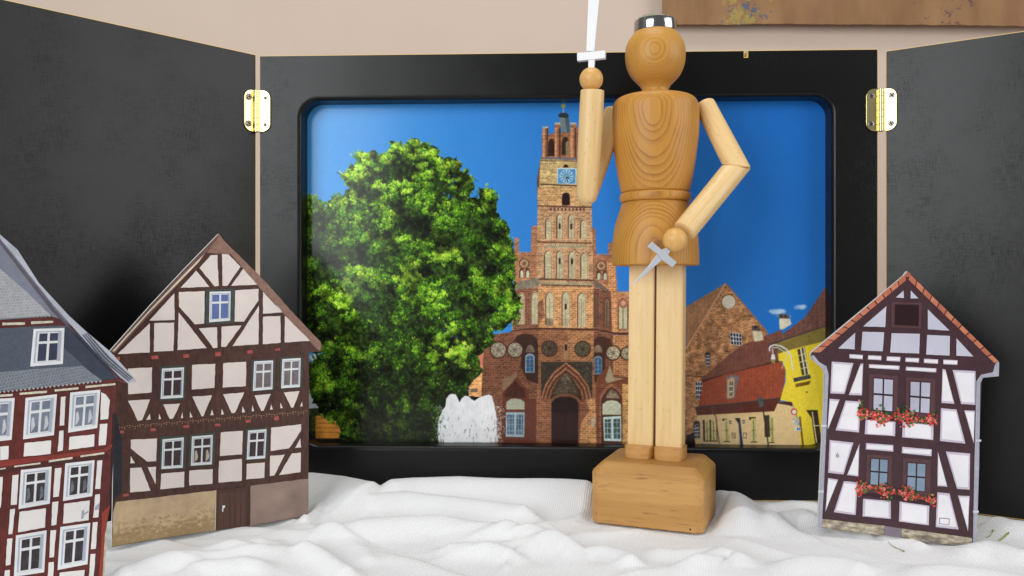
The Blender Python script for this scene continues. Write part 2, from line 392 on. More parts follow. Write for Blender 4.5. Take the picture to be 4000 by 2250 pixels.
# ------------------------------------------------------------------ the cloth
def build_cloth():
    X0, X1, Y0, Y1 = -.62, .62, .14, .70
    nx_, ny_ = 860, 420
    xs = np.linspace(X0, X1, nx_); ys = np.linspace(Y0, Y1, ny_)
    X, Y = np.meshgrid(xs, ys)
    H = np.zeros_like(X)
    def px2xy(px, py, h):
        d = (-TZ-h)*F/(py-1125); return (px-2000)/F*d, d
    def ridge(pts, h, wf, wb, taper=True):
        """crest line in photo pixels; wf = spread towards the viewer, wb = away"""
        nonlocal H
        q = [px2xy(px, py, h) for px, py in pts]
        best = np.full(X.shape, 9.); side = np.zeros_like(X); tt = np.zeros_like(X); n = len(q)-1
        for i in range(n):
            ax, ay = q[i]; bx, by = q[i+1]; dx, dy = bx-ax, by-ay; L2 = dx*dx+dy*dy
            t = np.clip(((X-ax)*dx+(Y-ay)*dy)/L2, 0, 1)
            cx = ax+t*dx; cy = ay+t*dy; D = np.hypot(X-cx, Y-cy)
            sd = np.sign((X-cx)*(-dy)+(Y-cy)*dx)*(1 if dx > 0 else -1)
            m = D < best; best = np.where(m, D, best); side = np.where(m, sd, side); tt = np.where(m, (i+t)/n, tt)
        wd = np.where(side > 0, wb, wf)
        e = np.clip(np.minimum(tt, 1-tt)*5+.15, 0, 1) if taper else 1
        R_ = h*e*np.exp(-(best/wd)**2); k_ = np.clip(R_, 1e-6, .0022); m_ = np.clip(.5+.5*(H-R_)/k_, 0, 1); H = R_*(1-m_)+H*m_+k_*m_*(1-m_)
    ridge([(1000, 1850), (1206, 1846), (1339, 1864), (1420, 1884), (1520, 1904)], .0185, .034, .016)
    ridge([(1380, 1906), (1530, 1882), (1616, 1873), (1796, 1869), (2024, 1884), (2296, 1890), (2420, 1900)], .0180, .022, .02)
    ridge([(1380, 1950), (1448, 1939), (1589, 1928), (1725, 1942), (1915, 1961), (2051, 1977), (2122, 1996)], .0125, .016, .006)
    ridge([(1060, 2050), (1372, 2048), (1589, 2029), (1725, 2026), (1877, 2045), (2105, 2070), (2241, 2113), (2330, 2130)], .0100, .017, .006)
    ridge([(1700, 2127), (1815, 2128), (1915, 2135), (2067, 2167)], .0062, .010, .005)
    ridge([(1165, 2110), (1230, 2140), (1320, 2190), (1404, 2236)], .0060, .008, .006)
    ridge([(1330, 2112), (1420, 2150), (1450, 2200)], .003, .008, .006)
    ridge([(2080, 2120), (2010, 2170), (1960, 2240)], .0022, .003, .003)
    ridge([(2240, 2150), (2360, 2135), (2450, 2160), (2490, 2190)], .006, .010, .006)
    ridge([(2500, 2140), (2640, 2150), (2800, 2140), (2900, 2160)], .004, .010, .006)
    ridge([(2770, 1945), (2815, 1931), (2866, 1930), (2895, 1975), (2910, 2040)], .0115, .016, .014)
    ridge([(2650, 2205), (2740, 2165), (2816, 2138), (2870, 2150), (2900, 2190)], .006, .010, .006)
    ridge([(2942, 2052), (3040, 2010), (3134, 1996), (3205, 2037)], .0065, .012, .009)
    ridge([(2960, 1985), (3100, 1965), (3230, 1975)], .006, .008, .012)
    ridge([(3255, 2076), (3300, 2068), (3370, 2076), (3405, 2096)], .0030, .007, .004)
    ridge([(3430, 2096), (3480, 2090), (3550, 2106), (3640, 2130)], .0030, .008, .004)
    ridge([(3755, 2166), (3800, 2134), (3860, 2120), (3960, 2150), (4100, 2190)], .0055, .010, .010)
    ridge([(3850, 2010), (3950, 2040), (4100, 2070)], .008, .012, .02)
    ridge([(3500, 2240), (3700, 2215), (3900, 2240), (4100, 2290)], .006, .014, .01)
    ridge([(3000, 2210), (3150, 2190), (3300, 2200), (3420, 2230)], .005, .016, .009)
    ridge([(380, 2262), (497, 2215), (650, 2180), (850, 2138), (1000, 2110), (1140, 2092)], .0080, .014, .008)
    ridge([(560, 2300), (760, 2220), (950, 2190), (1080, 2200)], .0055, .010, .007)
    ridge([(1250, 1960), (1230, 2000), (1180, 2030)], .007, .006, .006)
    # wandering wrinkles
    rng = np.random.RandomState(3)
    def vnoise(fx, fy, seed):
        r = np.random.RandomState(seed); g = r.rand(64, 64)
        x = (X-X0)*fx; y = (Y-Y0)*fy; xi = x.astype(int); yi = y.astype(int); a = x-xi; b = y-yi
        a = a*a*a*(a*(a*6-15)+10); b = b*b*b*(b*(b*6-15)+10)
        G = lambda i, j: g[(yi+j) % 64, (xi+i) % 64]
        return (G(0, 0)*(1-a)+G(1, 0)*a)*(1-b)+(G(0, 1)*(1-a)+G(1, 1)*a)*b
    w1 = vnoise(7, 14, 1); w2 = vnoise(12, 30, 2); w3 = vnoise(26, 50, 4)
    for k, (sx_, sy_, amp, seed) in enumerate([(3, 14, .0018, 11), (6, 26, .0009, 12), (10, 44, .0004, 13), (40, 90, .0001, 14)]):
        n = vnoise(sx_, sy_, seed)
        H += amp*(1-np.abs(2*np.mod(n*1.2+w1*.5, 1)-1))**1.25*(.3+.9*w2)
    H += .0012*w3
    rr = random.Random(21)
    for _ in range(20):
        px0 = rr.uniform(350, 3900); py0 = rr.uniform(2040, 2250); L = rr.uniform(220, 700); sl = rr.uniform(-.20, .26); cu = rr.uniform(-.12, .12)
        hh = rr.uniform(.0008, .0024); pts = [(px0+L*t, min(max(py0+sl*L*t+cu*L*math.sin(math.pi*t), 1940), 2330)) for t in (-.5, -.25, 0, .25, .5)]
        H0 = H.copy(); H = np.zeros_like(H0); ridge(pts, hh, rr.uniform(.007, .014), rr.uniform(.0018, .004)); H = H0+H
    # flatten near the things that stand on it and behind the panels
    def flat(x, y, rx, ry, z, ang=0.):
        nonlocal H
        c, s_ = math.cos(ang), math.sin(ang); a = ((X-x)*c+(Y-y)*s_)/rx; b = (-(X-x)*s_+(Y-y)*c)/ry
        d = np.maximum(np.abs(a), np.abs(b)); k = np.clip((1.22-d)/.22, 0, 1); k = k*k*(3-2*k)
        H = H*(1-k)+np.minimum(H, z)*k
    flat(BASE_C[0], BASE_C[1], .039, .033, .0006, BASE_R)
    yb = np.interp(xs, [-.62, -.369, -.2006, -.1974, .2778, .2835, .485, .62], [.44, .462, .630, .628, .610, .610, .4815, .40])[None, :]
    k = np.clip((Y-(yb-.012))/.012, 0, 1)
    xk = np.clip((X-.10)/.06, 0, 1)
    H = H*(1-k*xk) + np.minimum(H, -.0002)*k*xk
    k = np.clip((Y-(yb+.002))/.01, 0, 1); H = H*(1-k)
    Zv = TZ - .0004 + H
    V = np.stack([X, Y, Zv], -1).reshape(-1, 3)
    idx = np.arange(nx_*ny_).reshape(ny_, nx_)
    Fq = np.stack([idx[:-1, :-1], idx[:-1, 1:], idx[1:, 1:], idx[1:, :-1]], -1).reshape(-1, 4)
    return V, Fq
def grid_mesh(name, V, Fq, mat, parent=None, col=None, smooth=True):
    me = bpy.data.meshes.new(name); nv, nf = len(V), len(Fq)
    me.vertices.add(nv); me.vertices.foreach_set('co', np.ascontiguousarray(V, np.float32).ravel())
    me.loops.add(nf*4); me.loops.foreach_set('vertex_index', np.ascontiguousarray(Fq, np.int32).ravel())
    me.polygons.add(nf); me.polygons.foreach_set('loop_start', np.arange(0, nf*4, 4, dtype=np.int32))
    if col is not None:
        at = me.color_attributes.new('print', 'FLOAT_COLOR', 'POINT')
        c4 = np.ones((nv, 4), np.float32); c4[:, :3] = col; at.data.foreach_set('color', c4.ravel())
    me.materials.append(mat); me.update(calc_edges=True)
    if smooth: me.shade_smooth()
    return link(bpy.data.objects.new(name, me), parent)
BASE_C = (.101, .5674); BASE_R = math.radians(-22)
s = NT('white_knit_cotton')
wv = s.t.nodes.new('ShaderNodeTexWave'); s.put(wv.inputs['Vector'], s.map(s.obj, (1, 1, 1), (0, 0, math.radians(12)))); wv.inputs['Scale'].default_value = 210
wv.bands_direction = 'X'; wv.inputs['Distortion'].default_value = 1.2; wv.inputs['Detail'].default_value = 1
w2 = s.t.nodes.new('ShaderNodeTexWave'); s.put(w2.inputs['Vector'], s.obj); w2.inputs['Scale'].default_value = 300; w2.bands_direction = 'Y'
h = s.math('ADD', s.math('MULTIPLY', wv.outputs['Fac'], .8), s.math('MULTIPLY', w2.outputs['Fac'], .35))
h = s.math('ADD', h, s.math('MULTIPLY', s.noise(s.obj, 1500, 2), .6))
c = s.mix(s.noise(s.obj, 16, 3), lin((231, 232, 234)), lin((238, 238, 238))); c = s.mix(s.math('MULTIPLY', wv.outputs['Fac'], .10), c, lin((170, 170, 174)))
dirt = s.ramp(s.noise(s.obj, 420, 2, .5), [(.74, 0), (.79, .5)])
c = s.mix(s.math('MULTIPLY', dirt, s.ramp(s.noise(s.obj, 9, 2), [(.45, 0), (.6, 1)])), c, lin((150, 132, 110)))
s.base(c); s.set(.85, .15); s.bump(h, .45, .0004); s.b.inputs['Sheen Weight'].default_value = .12
V, Fq = build_cloth(); V_cloth = V
cl = grid_mesh('cloth', V, Fq, s.m); tag(cl, 'crumpled white knitted cotton cloth spread over the table under everything', 'cloth')

# ------------------------------------------------------------------ the wooden figure
FD = .568; ORG = Vector((.1012, FD, -.1195))
fig = thing('jointed_wooden_figure', ORG, 0, 'wooden knight figure on a square block, one arm raised, the other on its hip', 'wooden figure')
U = Vector((math.cos(BASE_R), math.sin(BASE_R), 0)); Vv = Vector((-math.sin(BASE_R), math.cos(BASE_R), 0))
def lathe(name, prof, mat, parent, seg=96, sy=1.0):
    v = []; f = []
    for r, z in prof: v += [(r*math.cos(2*math.pi*i/seg), sy*r*math.sin(2*math.pi*i/seg), z) for i in range(seg)]
    for j in range(len(prof)-1):
        f += [(j*seg+i, j*seg+(i+1) % seg, (j+1)*seg+(i+1) % seg, (j+1)*seg+i) for i in range(seg)]
    f.append(tuple(range(seg))[::-1]); f.append(tuple((len(prof)-1)*seg+i for i in range(seg)))
    o = mobj(name, v, f, mat, parent, True)
    o.data.set_sharp_from_angle(angle=math.radians(40)); return o
def catmull(pts, k=6):
    out = []
    P_ = [pts[0]]+list(pts)+[pts[-1]]
    for i in range(1, len(P_)-2):
        a, b, c, d = [np.array(q, float) for q in P_[i-1:i+3]]
        for j in range(k):
            t = j/k
            out.append(tuple(.5*((2*b)+(-a+c)*t+(2*a-5*b+4*c-d)*t*t+(-a+3*b-3*c+d)*t**3)))
    out.append(tuple(pts[-1])); return out
gz = lambda y: (1125-y*.7593)/(F/FD) - ORG.z
def prof(rows, k=5): return [(w*.7593/(F/FD), gz(y)) for w, y in catmull(rows, k)][::-1]
M_body = wood_rings('turned_larch', (.0125, .050), .00105, (204, 150, 68), (138, 80, 30))
M_head = wood_rings('turned_larch_head', (.0085, .034), .00072, (208, 156, 72), (142, 84, 32))
hip = prof([(165, 1043), (171, 1050), (181, 1080), (191, 1110), (203, 1150), (213, 1200), (219, 1260), (221, 1320), (221, 1358), (219, 1364), (214, 1367)])
lathe('hip', hip, M_body, fig)
lathe('waist_ring', prof([(166, 994), (176, 997), (181, 1004), (182, 1016), (181, 1030), (176, 1040), (166, 1043)]), M_body, fig)
lathe('torso', prof([(60, 484), (74, 490), (118, 496), (160, 502), (190, 510), (207, 523), (216, 542), (221, 565), (222, 620), (219, 700), (208, 800), (193, 900), (178, 975), (173, 990), (166, 995)]), M_body, fig)
lathe('head', prof([(60, 156), (98, 158), (104, 166), (110, 174), (124, 191), (141, 219), (151, 250), (154, 285), (151, 325), (141, 360), (124, 392), (102, 418), (82, 438), (71, 455), (68, 468), (74, 484), (95, 499)]), M_head, fig)
M_beech = beech('beech_wood', (238, 208, 152), (222, 184, 122)); M_beech2 = beech('beech_feet', (214, 164, 98), (186, 134, 70), 'x')
# legs and feet
def box_local(name, c0, w, d, z0, z1, mat, parent, shear=0.0, ch=0.0006, foot=False):
    """box whose front-left bottom corner stands at world c0 (x, y); local x along U, y along Vv"""
    bm = bmesh.new()
    if foot:
        k = .0034
        pl = [(k, 0), (w-k, 0), (w, k), (w, d), (0, d), (0, k)]
    else: pl = [(0, 0), (w, 0), (w, d), (0, d)]
    lo = [bm.verts.new((x, y, z0)) for x, y in pl]; hi = [bm.verts.new((x+shear, y, z1)) for x, y in pl]
    bm.faces.new(lo[::-1]); top = bm.faces.new(hi); n = len(pl)
    for i in range(n): bm.faces.new((lo[i], lo[(i+1) % n], hi[(i+1) % n], hi[i]))
    bmesh.ops.bevel(bm, geom=[e for e in bm.edges], offset=ch, segments=2, affect='EDGES')
    o = bobj(name, bm, mat, parent, True); o.data.set_sharp_from_angle(angle=math.radians(50))
    o.location = Vector((c0[0], c0[1], ORG.z)) - ORG; o.rotation_euler = (0, 0, BASE_R); return o
LH = gz(1366)+.0008
box_local('leg', (.0821, .5715), .0180, .0131, .0005, LH, M_beech, fig, .0012)
box_local('leg', (.1005, .5640), .0184, .0131, .0005, LH, M_beech, fig, .0009)
fo = lambda x, y, a, b: (x+U.x*a+Vv.x*b, y+U.y*a+Vv.y*b)
box_local('foot', fo(.0821, .5715, -.0013, -.0068), .0194, .0205, 0, .0088, M_beech2, fig, 0, .0004, True)
box_local('foot', fo(.1005, .5640, -.0002, -.0068), .0200, .0205, 0, .0088, M_beech2, fig, 0, .0004, True)
# base block
s = NT('oiled_block_wood')
g = s.noise(s.map(s.obj, (.05, 1, 1), (0, math.radians(4), 0)), 380, 4, .6); bands = s.noise(s.map(s.obj, (.08, .3, 1), (0, math.radians(-9), 0)), 60, 3)
pores = s.noise(s.map(s.obj, (.10, 1, 1), (0, math.radians(4), 0)), 620, 2, .5)
c = s.mix(s.ramp(bands, [(.35, 0), (.65, 1)]), lin((206, 160, 94)), lin((178, 132, 70)))
c = s.mix(s.ramp(g, [(.3, 0), (.8, .5)]), c, lin((166, 112, 52)))
c = s.mix(s.ramp(pores, [(.62, 0), (.72, .6)]), c, lin((120, 78, 38)))
s.base(c); s.set(.50, .38, coat=.03); s.bump(g, .2); M_block = s.m
bm = bmesh.new(); hw, hd = .0382, .031; zb = -.0415
def octo(i, k, z):
    x, y = hw-i, hd-i
    return [bm.verts.new((px_, py_, z)) for px_, py_ in ((-x+k, -y), (x-k, -y), (x, -y+k), (x, y-k), (x-k, y), (-x+k, y), (-x, y-k), (-x, -y+k))]
lp_ = [octo(0, .0042, zb), octo(0, .0042, -.0066), octo(.0066, .0020, 0)]
bm.faces.new(lp_[0][::-1]); bm.faces.new(lp_[2])
for A, B in zip(lp_[:-1], lp_[1:]):
    for i in range(8): bm.faces.new((A[i], A[(i+1) % 8], B[(i+1) % 8], B[i]))
bmesh.ops.bevel(bm, geom=[e for e in bm.edges], offset=.0007, segments=2, affect='EDGES')
o = bobj('base_block', bm, M_block, fig, True); o.data.set_sharp_from_angle(angle=math.radians(19))
o.location = Vector((BASE_C[0], BASE_C[1], ORG.z)) - ORG; o.rotation_euler = (0, 0, BASE_R)
bh = o
v, f = disc(hw-.0085, zb+.0025, .0008, -hd-.00004, -hd+.0003, .0001, 12)
mobj('wormhole', v, f, M_slot, bh)

def rod(name, a, b, r0, r1, mat, parent, root, e0=.0012, e1=.0012, cut=None, ext0=0, ext1=0, mids=None):
    a = Vector(a); b = Vector(b); L = (b-a).length; q = (b-a).to_track_quat('Z', 'X'); seg = 40
    pr = [(r0*.55, -ext0), (r0-e0*.55, -ext0+e0*.12), (r0-e0*.15, -ext0+e0*.5), (r0, -ext0+e0*1.3)]
    pr += [(r0+(r1-r0)*t + (mids(t) if mids else 0), L*t) for t in (.15, .3, .45, .6, .75, .88)]
    pr += [(r1, L+ext1-e1*1.3), (r1-e1*.15, L+ext1-e1*.5), (r1-e1*.55, L+ext1-e1*.12), (r1*.55, L+ext1)]
    bm = bmesh.new(); rings = []
    for r, z in pr: rings.append([bm.verts.new((r*math.cos(2*math.pi*i/seg), r*math.sin(2*math.pi*i/seg), z)) for i in range(seg)])
    for A, B in zip(rings[:-1], rings[1:]):
        for i in range(seg): bm.faces.new((A[i], A[(i+1) % seg], B[(i+1) % seg], B[i]))
    bm.faces.new(rings[0][::-1]); bm.faces.new(rings[-1])
    if cut:
        co, no = cut; M = q.to_matrix().inverted()
        res = bmesh.ops.bisect_plane(bm, geom=bm.verts[:]+bm.edges[:]+bm.faces[:], plane_co=M @ (Vector(co)-a), plane_no=M @ Vector(no), clear_outer=True)
        ed = [e for e in res['geom_cut'] if isinstance(e, bmesh.types.BMEdge)]
        fc = bmesh.ops.contextual_create(bm, geom=ed)['faces']
        bmesh.ops.bevel(bm, geom=ed, offset=.0007, segments=3, affect='EDGES')
    o = bobj(name, bm, mat, parent, True); o.data.set_sharp_from_angle(angle=math.radians(50))
    o.location = a - root.location; o.rotation_mode = 'QUATERNION'; o.rotation_quaternion = q; return o
def G(x, y, d): return P(*ZG(x, y), d)
# arm on the hip (seen at the right)
S = G(868, 556, .571); E = G(1024, 858, .553); W = G(754, 1190, .534)
ca, cb = G(945, 849, .553), G(1100, 866, .553)
no = (cb-ca).cross(Vector((0, 1, .12))).normalized()
if no.z < 0: no = -no
rod('upper_arm', S, E, .0074, .0081, M_beech, fig, fig, .002, .001, cut=(ca, -no), ext0=.004, ext1=.02)
rod('forearm', W, E, .0080, .0084, M_beech, fig, fig, .0009, .001, cut=(ca, no), ext0=.0, ext1=.02)
def ball(name, c, r, mat):
    bm = bmesh.new(); bmesh.ops.create_uvsphere(bm, u_segments=40, v_segments=24, radius=r)
    o = bobj(name, bm, mat, fig, True); o.location = Vector(c) - ORG; return o
M_ball = beech('beech_ball', (232, 188, 116), (208, 156, 84))
ball('hand', G(707, 1236, .528), .0081, M_ball)
# raised arm (seen at the left)
S2 = G(378, 640, .574); E2 = G(262, 985, .566)
rod('upper_arm', S2, E2, .0080, .0074, M_beech, fig, fig, .002, .004, ext0=.011, ext1=.004)
E3 = G(256, 975, .558); W3 = G(282, 463, .550)
rod('forearm', W3, E3, .0081, .0074, M_beech, fig, fig, .0009, .0050, ext0=0, ext1=.0095, mids=lambda t: .0005*math.sin(math.pi*t))
ball('hand', G(276, 408, .550), .0081, M_ball)
# metal lid on the head
s = NT('chromed_steel'); s.base((.40, .38, .38)); s.set(.12, .5, 1.0); s.bump(s.noise(s.map(s.obj, (1, 1, .05)), 160, 2), .25, .0004); M_chrome = s.m
lid = thing('metal_lid', (ORG.x+.0001, FD, gz(163)+ORG.z), 0, 'shiny round steel lid worn like a cap on the figure\'s head', 'lid')
u_ = .7593/(F/FD)
kz = lambda y: gz(y)-gz(152)
lathe('ring', [(103*u_, kz(158)), (107*u_, kz(160)), (108.5*u_, kz(156)), (108.5*u_, kz(106)), (107*u_, kz(102)), (100*u_, kz(102)), (99*u_, kz(108))], M_chrome, lid, 96)
s = NT('grey_green_felt'); s.base(s.mix(s.noise(s.obj, 900, 3), lin((120, 122, 104)), lin((176, 178, 158)))); s.set(.95, .1); M_felt = s.m
v = []; f = []; k = 40
for j in range(9):
    r = 98*u_*(1-j/9)
    for i in range(k):
        a = 2*math.pi*i/k; v.append((r*math.cos(a), r*math.sin(a), kz(104) + (.0012+.0012*random.random() if j else 0) + (.0006 if math.cos(a) < -.1 else 0)))
for j in range(8): f += [(j*k+i, j*k+(i+1) % k, (j+1)*k+(i+1) % k, (j+1)*k+i) for i in range(k)]
mobj('felt_top', v, f, M_felt, lid)
V = []; Fc = []
for _ in range(320):
    a = random.uniform(0, 2*math.pi); r = random.uniform(.3, .99)*98*u_; x, y = r*math.cos(a), r*math.sin(a)
    h = random.uniform(.0008, .0026)*(1.25 if x < 0 else .7); dx, dy = random.uniform(-.0012, .0012), random.uniform(-.0012, .0012); z = kz(104)+.0010; w_ = .00011
    k0 = len(V); V += [(x-w_, y, z), (x+w_, y, z), (x, y+w_, z), (x+dx, y+dy, z+h)]; Fc += [(k0, k0+1, k0+3), (k0+1, k0+2, k0+3), (k0+2, k0, k0+3)]
tag(mobj('felt_fibre', V, Fc, M_felt, lid), kind='stuff')

# swords
s = NT('white_painted_wood'); s.base(s.mix(s.noise(s.obj, 240, 4), lin((238, 240, 242)), lin((224, 227, 232)))); s.set(.32, .5); s.bump(s.noise(s.obj, 500, 3), .15); M_white = s.m
s = NT('silver_painted_wood'); s.base(s.mix(s.noise(s.obj, 260, 4), lin((200, 205, 212)), lin((182, 188, 196)))); s.set(.30, .5, .15); s.bump(s.noise(s.obj, 500, 3), .15); M_silver = s.m
def sword_part(name, pl, pts, z, mat, parent, y0, y1, bev=.0003):
    uv = [pl.hit(*z(*p)) for p in pts]; v, f = prism(uv, y0, y1)
    o = mobj(name, v, f, mat, parent); b = o.modifiers.new('bevel', 'BEVEL'); b.width = bev; b.segments = 2; return o
c_ = G(276, 300, .549); pl = Plane((c_.x-.03, c_.y+.0075), (c_.x+.03, c_.y-.0105), c_.z)
sw = pl.base('toy_sword', label='long white toy sword held upright in the raised ball hand', cat='toy sword')
sword_part('blade', pl, [(251, 266), (262, 0), (258, -80), (300, -330), (330, -80), (319, 0), (298, 215), (293, 266)], ZG, M_white, sw, -.0012, .0016)
sword_part('crossguard', pl, [(205, 276), (350, 262), (349, 302), (290, 309), (262, 311), (206, 317)], ZG, M_white, sw, -.0018, .0022)
sword_part('grip', pl, [(262, 310), (296, 307), (291, 360), (262, 360)], ZG, M_white, sw, -.0014, .0012)
c_ = P(*ZC(290, 150), .5255); pl = Plane((c_.x-.03, c_.y+.003), (c_.x+.03, c_.y-.003), c_.z)
dg = pl.base('toy_sword', label='short silver toy dagger pointing down from the ball hand at the hip', cat='toy sword')
sword_part('crossguard', pl, [(237, 72), (392, 200), (365, 233), (298, 186), (268, 148), (207, 102)], ZC, M_silver, dg, -.0010, .0012)
sword_part('blade', pl, [(268, 150), (298, 187), (97, 362), (228, 205)], ZC, M_silver, dg, -.0008, .0010, .0002)
sword_part('grip', pl, [(297, 122), (325, 107), (352, 130), (335, 156)], ZC, M_silver, dg, -.0008, .0010, .0002)
# fibres caught behind the dagger
s = NT('brown_fibre'); s.base(lin((170, 126, 96))); s.set(.7); M_fib = s.m
V = []; Fc = []
for _ in range(90):
    p0 = P(*ZC(275+random.gauss(0, 16), 78+random.gauss(0, 9)), .5325) - ORG; d = Vector((random.gauss(0, 1), random.gauss(0, .3), random.gauss(0, 1))).normalized()*random.uniform(.0015, .004)
    c2 = p0 + d*.5 + Vector((random.gauss(0, .001), 0, random.gauss(0, .001))); p1 = p0+d; w_ = .00006
    k0 = len(V)
    for q in (p0, c2, p1): V += [q+Vector((-w_, 0, w_)), q+Vector((w_, 0, -w_)), q+Vector((0, -w_, 0))]
    for a in (0, 3): Fc += [(k0+a, k0+a+1, k0+a+4, k0+a+3), (k0+a+1, k0+a+2, k0+a+5, k0+a+4), (k0+a+2, k0+a, k0+a+3, k0+a+5)]
tag(mobj('fibre_tuft', V, Fc, M_fib, fig), kind='stuff')

# ------------------------------------------------------------------ the paper houses
s = NT('white_foam_board'); s.base(lin((224, 226, 222))); s.set(.7, .2); M_foam = s.m
s = NT('brown_card_back'); s.base(s.mix(s.noise(s.obj, 80), (.03, .025, .02), (.045, .04, .032))); s.set(.8, .2); M_back = s.m
def cutout(pl, name, sil, front_mat, label, thick):
    rt = pl.base(name, label=label, cat='paper house', group='half-timbered paper houses')
    uv = [pl.hit(*p) for p in sil]; v, f = prism(uv, 0, thick)
    me = bpy.data.meshes.new('card'); me.from_pydata(v, [], f)
    for m in (front_mat, M_foam, M_back): me.materials.append(m)
    for i, p in enumerate(me.polygons): p.material_index = 0 if i == 0 else (2 if i == 1 else 1)
    link(bpy.data.objects.new('timber_frame', me), rt); return rt
def window(pl, rt, q, z, pane, frame, surround=None, rev=None, style=0, curtain=None, mull=.085, tr=.36, thick=(.12, .10)):
    q = [z(*p) for p in q]
    if surround is not None:
        sq = [z(*p) for p in surround[0]]
        w = piece('window', pl, sq, surround[1], rt, 2)
        piece('frame', pl, q, frame, w, 3)
    else: w = piece('window', pl, q, frame, rt, 3)
    a, b = thick; m = mull/2
    rects = [(a, b, .5-m, tr-.03), (.5+m, b, 1-a, tr-.03), (a, tr+.04, .5-m, 1-b), (.5+m, tr+.04, 1-a, 1-b)]
    if style == 1: rects = [(a, b, .5-m, .5-.02), (.5+m, b, 1-a, .5-.02), (a, .5+.02, .5-m, 1-b), (.5+m, .5+.02, 1-a, 1-b)]
    if rev is not None:
        piece('reveal', pl, sub(q, a*.45, b*.55, 1-a*.45, 1-b*.75), rev, w, 4)
        piece('sash', pl, sub(q, a*.72, b*.8, 1-a*.95, 1-b*.78), frame, w, 5)
    for i, r in enumerate(rects):
        piece('pane', pl, sub(q, *r), pane, w, 6)
        if curtain is not None and i >= 2:
            x0, y0, x1, y1 = r; t = (x0+(x1-x0)*.1, x0+(x1-x0)*.6) if i == 2 else (x0+(x1-x0)*.45, x0+(x1-x0)*.95)
            piece('curtain', pl, [bil(q, t[0], y0+.12), bil(q, (t[0]+t[1])/2, y0+.08), bil(q, t[1], y0+.3), bil(q, t[1]-.04, y1-.1), bil(q, t[0], y1-.02)], curtain, w, 7)
    return w

# --- house A: brown gabled house, second from the left
D_ = lambda *p: [ZD(*q) for q in p]; E_ = lambda *p: [ZE(*q) for q in p]
P2 = Plane((-.2452, .4915), (-.1415, .5575), -.1585)
M_t2 = ink('timber_brown_print', (84, 54, 46), .30, 420, .34, (1, 1, .35), .2)
M_p2 = ink('plaster_print', (227, 216, 209), .03, 120, .34, (1, 1, 1), .05)
sil = D_((1652, 122), (1700, 185), (1850, 328), (2000, 480), (2230, 738), (2422, 940), (2428, 962), (2422, 1012), (2332, 1014)) + E_((2186, 300), (2181, 1021), (1830, 1085), (1500, 1130), (1300, 1160), (1090, 1190), (790, 1246), (797, 900), (806, 300)) + D_((862, 1040), (822, 1016), (1130, 668), (1400, 380))
h2 = cutout(P2, 'house_cutout', sil, M_t2, 'brown timbered paper house with one blue gable window and a sandy stone base', .0035)
roofL = D_((826, 1014), (1130, 672), (1400, 384), (1652, 126), (1640, 160), (1560, 262), (1530, 305), (1330, 520), (1130, 735), (870, 1022))
M_cream = ink('cream_roof_edge_print', (214, 202, 176), .08, 160); M_rb = ink('brown_roof_edge_print', (146, 112, 98), .16, 300, .34, (1, 1, 1), .12)
piece('roof', P2, D_((1652, 124), (1700, 187), (1850, 330), (2000, 482), (2228, 738), (2420, 940), (2426, 962), (2415, 1008), (2385, 985), (2290, 880), (2000, 580), (1830, 380), (1740, 275), (1600, 270), (1560, 262)), M_rb, h2, 2, 1.0)
rf = piece('roof_edge', P2, roofL, ink('roof_edge_brown_print', (112, 80, 74), .16, 300), h2, 3)
piece('trim', P2, D_((845, 1010), (1140, 685), (1390, 425), (1540, 275), (1500, 335), (1330, 508), (1120, 722), (865, 1008)), M_cream, rf, 4)
for q in ([(1590, 285), (1640, 282), (1650, 515), (1620, 520), (1505, 380)], [(1675, 275), (1725, 278), (1815, 370), (1715, 515), (1680, 515)],
          [(1480, 400), (1580, 522), (1362, 530)], [(1835, 385), (1940, 505), (1745, 515)], [(1315, 572), (1318, 772), (1128, 778)],
          [(1350, 562), (1545, 555), (1540, 800), (1470, 805), (1350, 670)], [(1775, 548), (1950, 538), (1950, 625), (1840, 785), (1770, 785)],
          [(1985, 550), (2140, 715), (1985, 725)], [(1130, 797), (1130, 1018), (888, 1030)], [(1165, 797), (1315, 792), (1308, 1005), (1160, 1012)],
          [(1348, 715), (1560, 985), (1340, 1000)], [(1500, 835), (1638, 828), (1640, 980), (1610, 985)], [(1672, 822), (1822, 815), (1705, 975), (1670, 975)],
          [(1954, 665), (1950, 955), (1755, 970)], [(1985, 748), (2115, 742), (2118, 945), (1982, 955)], [(2150, 740), (2335, 925), (2335, 930), (2148, 942)],
          [(965, 1140), (1148, 1130), (1143, 1320), (968, 1333)], [(1450, 1112), (1625, 1103), (1618, 1285), (1448, 1298)], [(1685, 1098), (1858, 1088), (1855, 1272), (1680, 1283)]):
    piece('plaster_panel', P2, D_(*q), M_p2, h2, 2, .9)
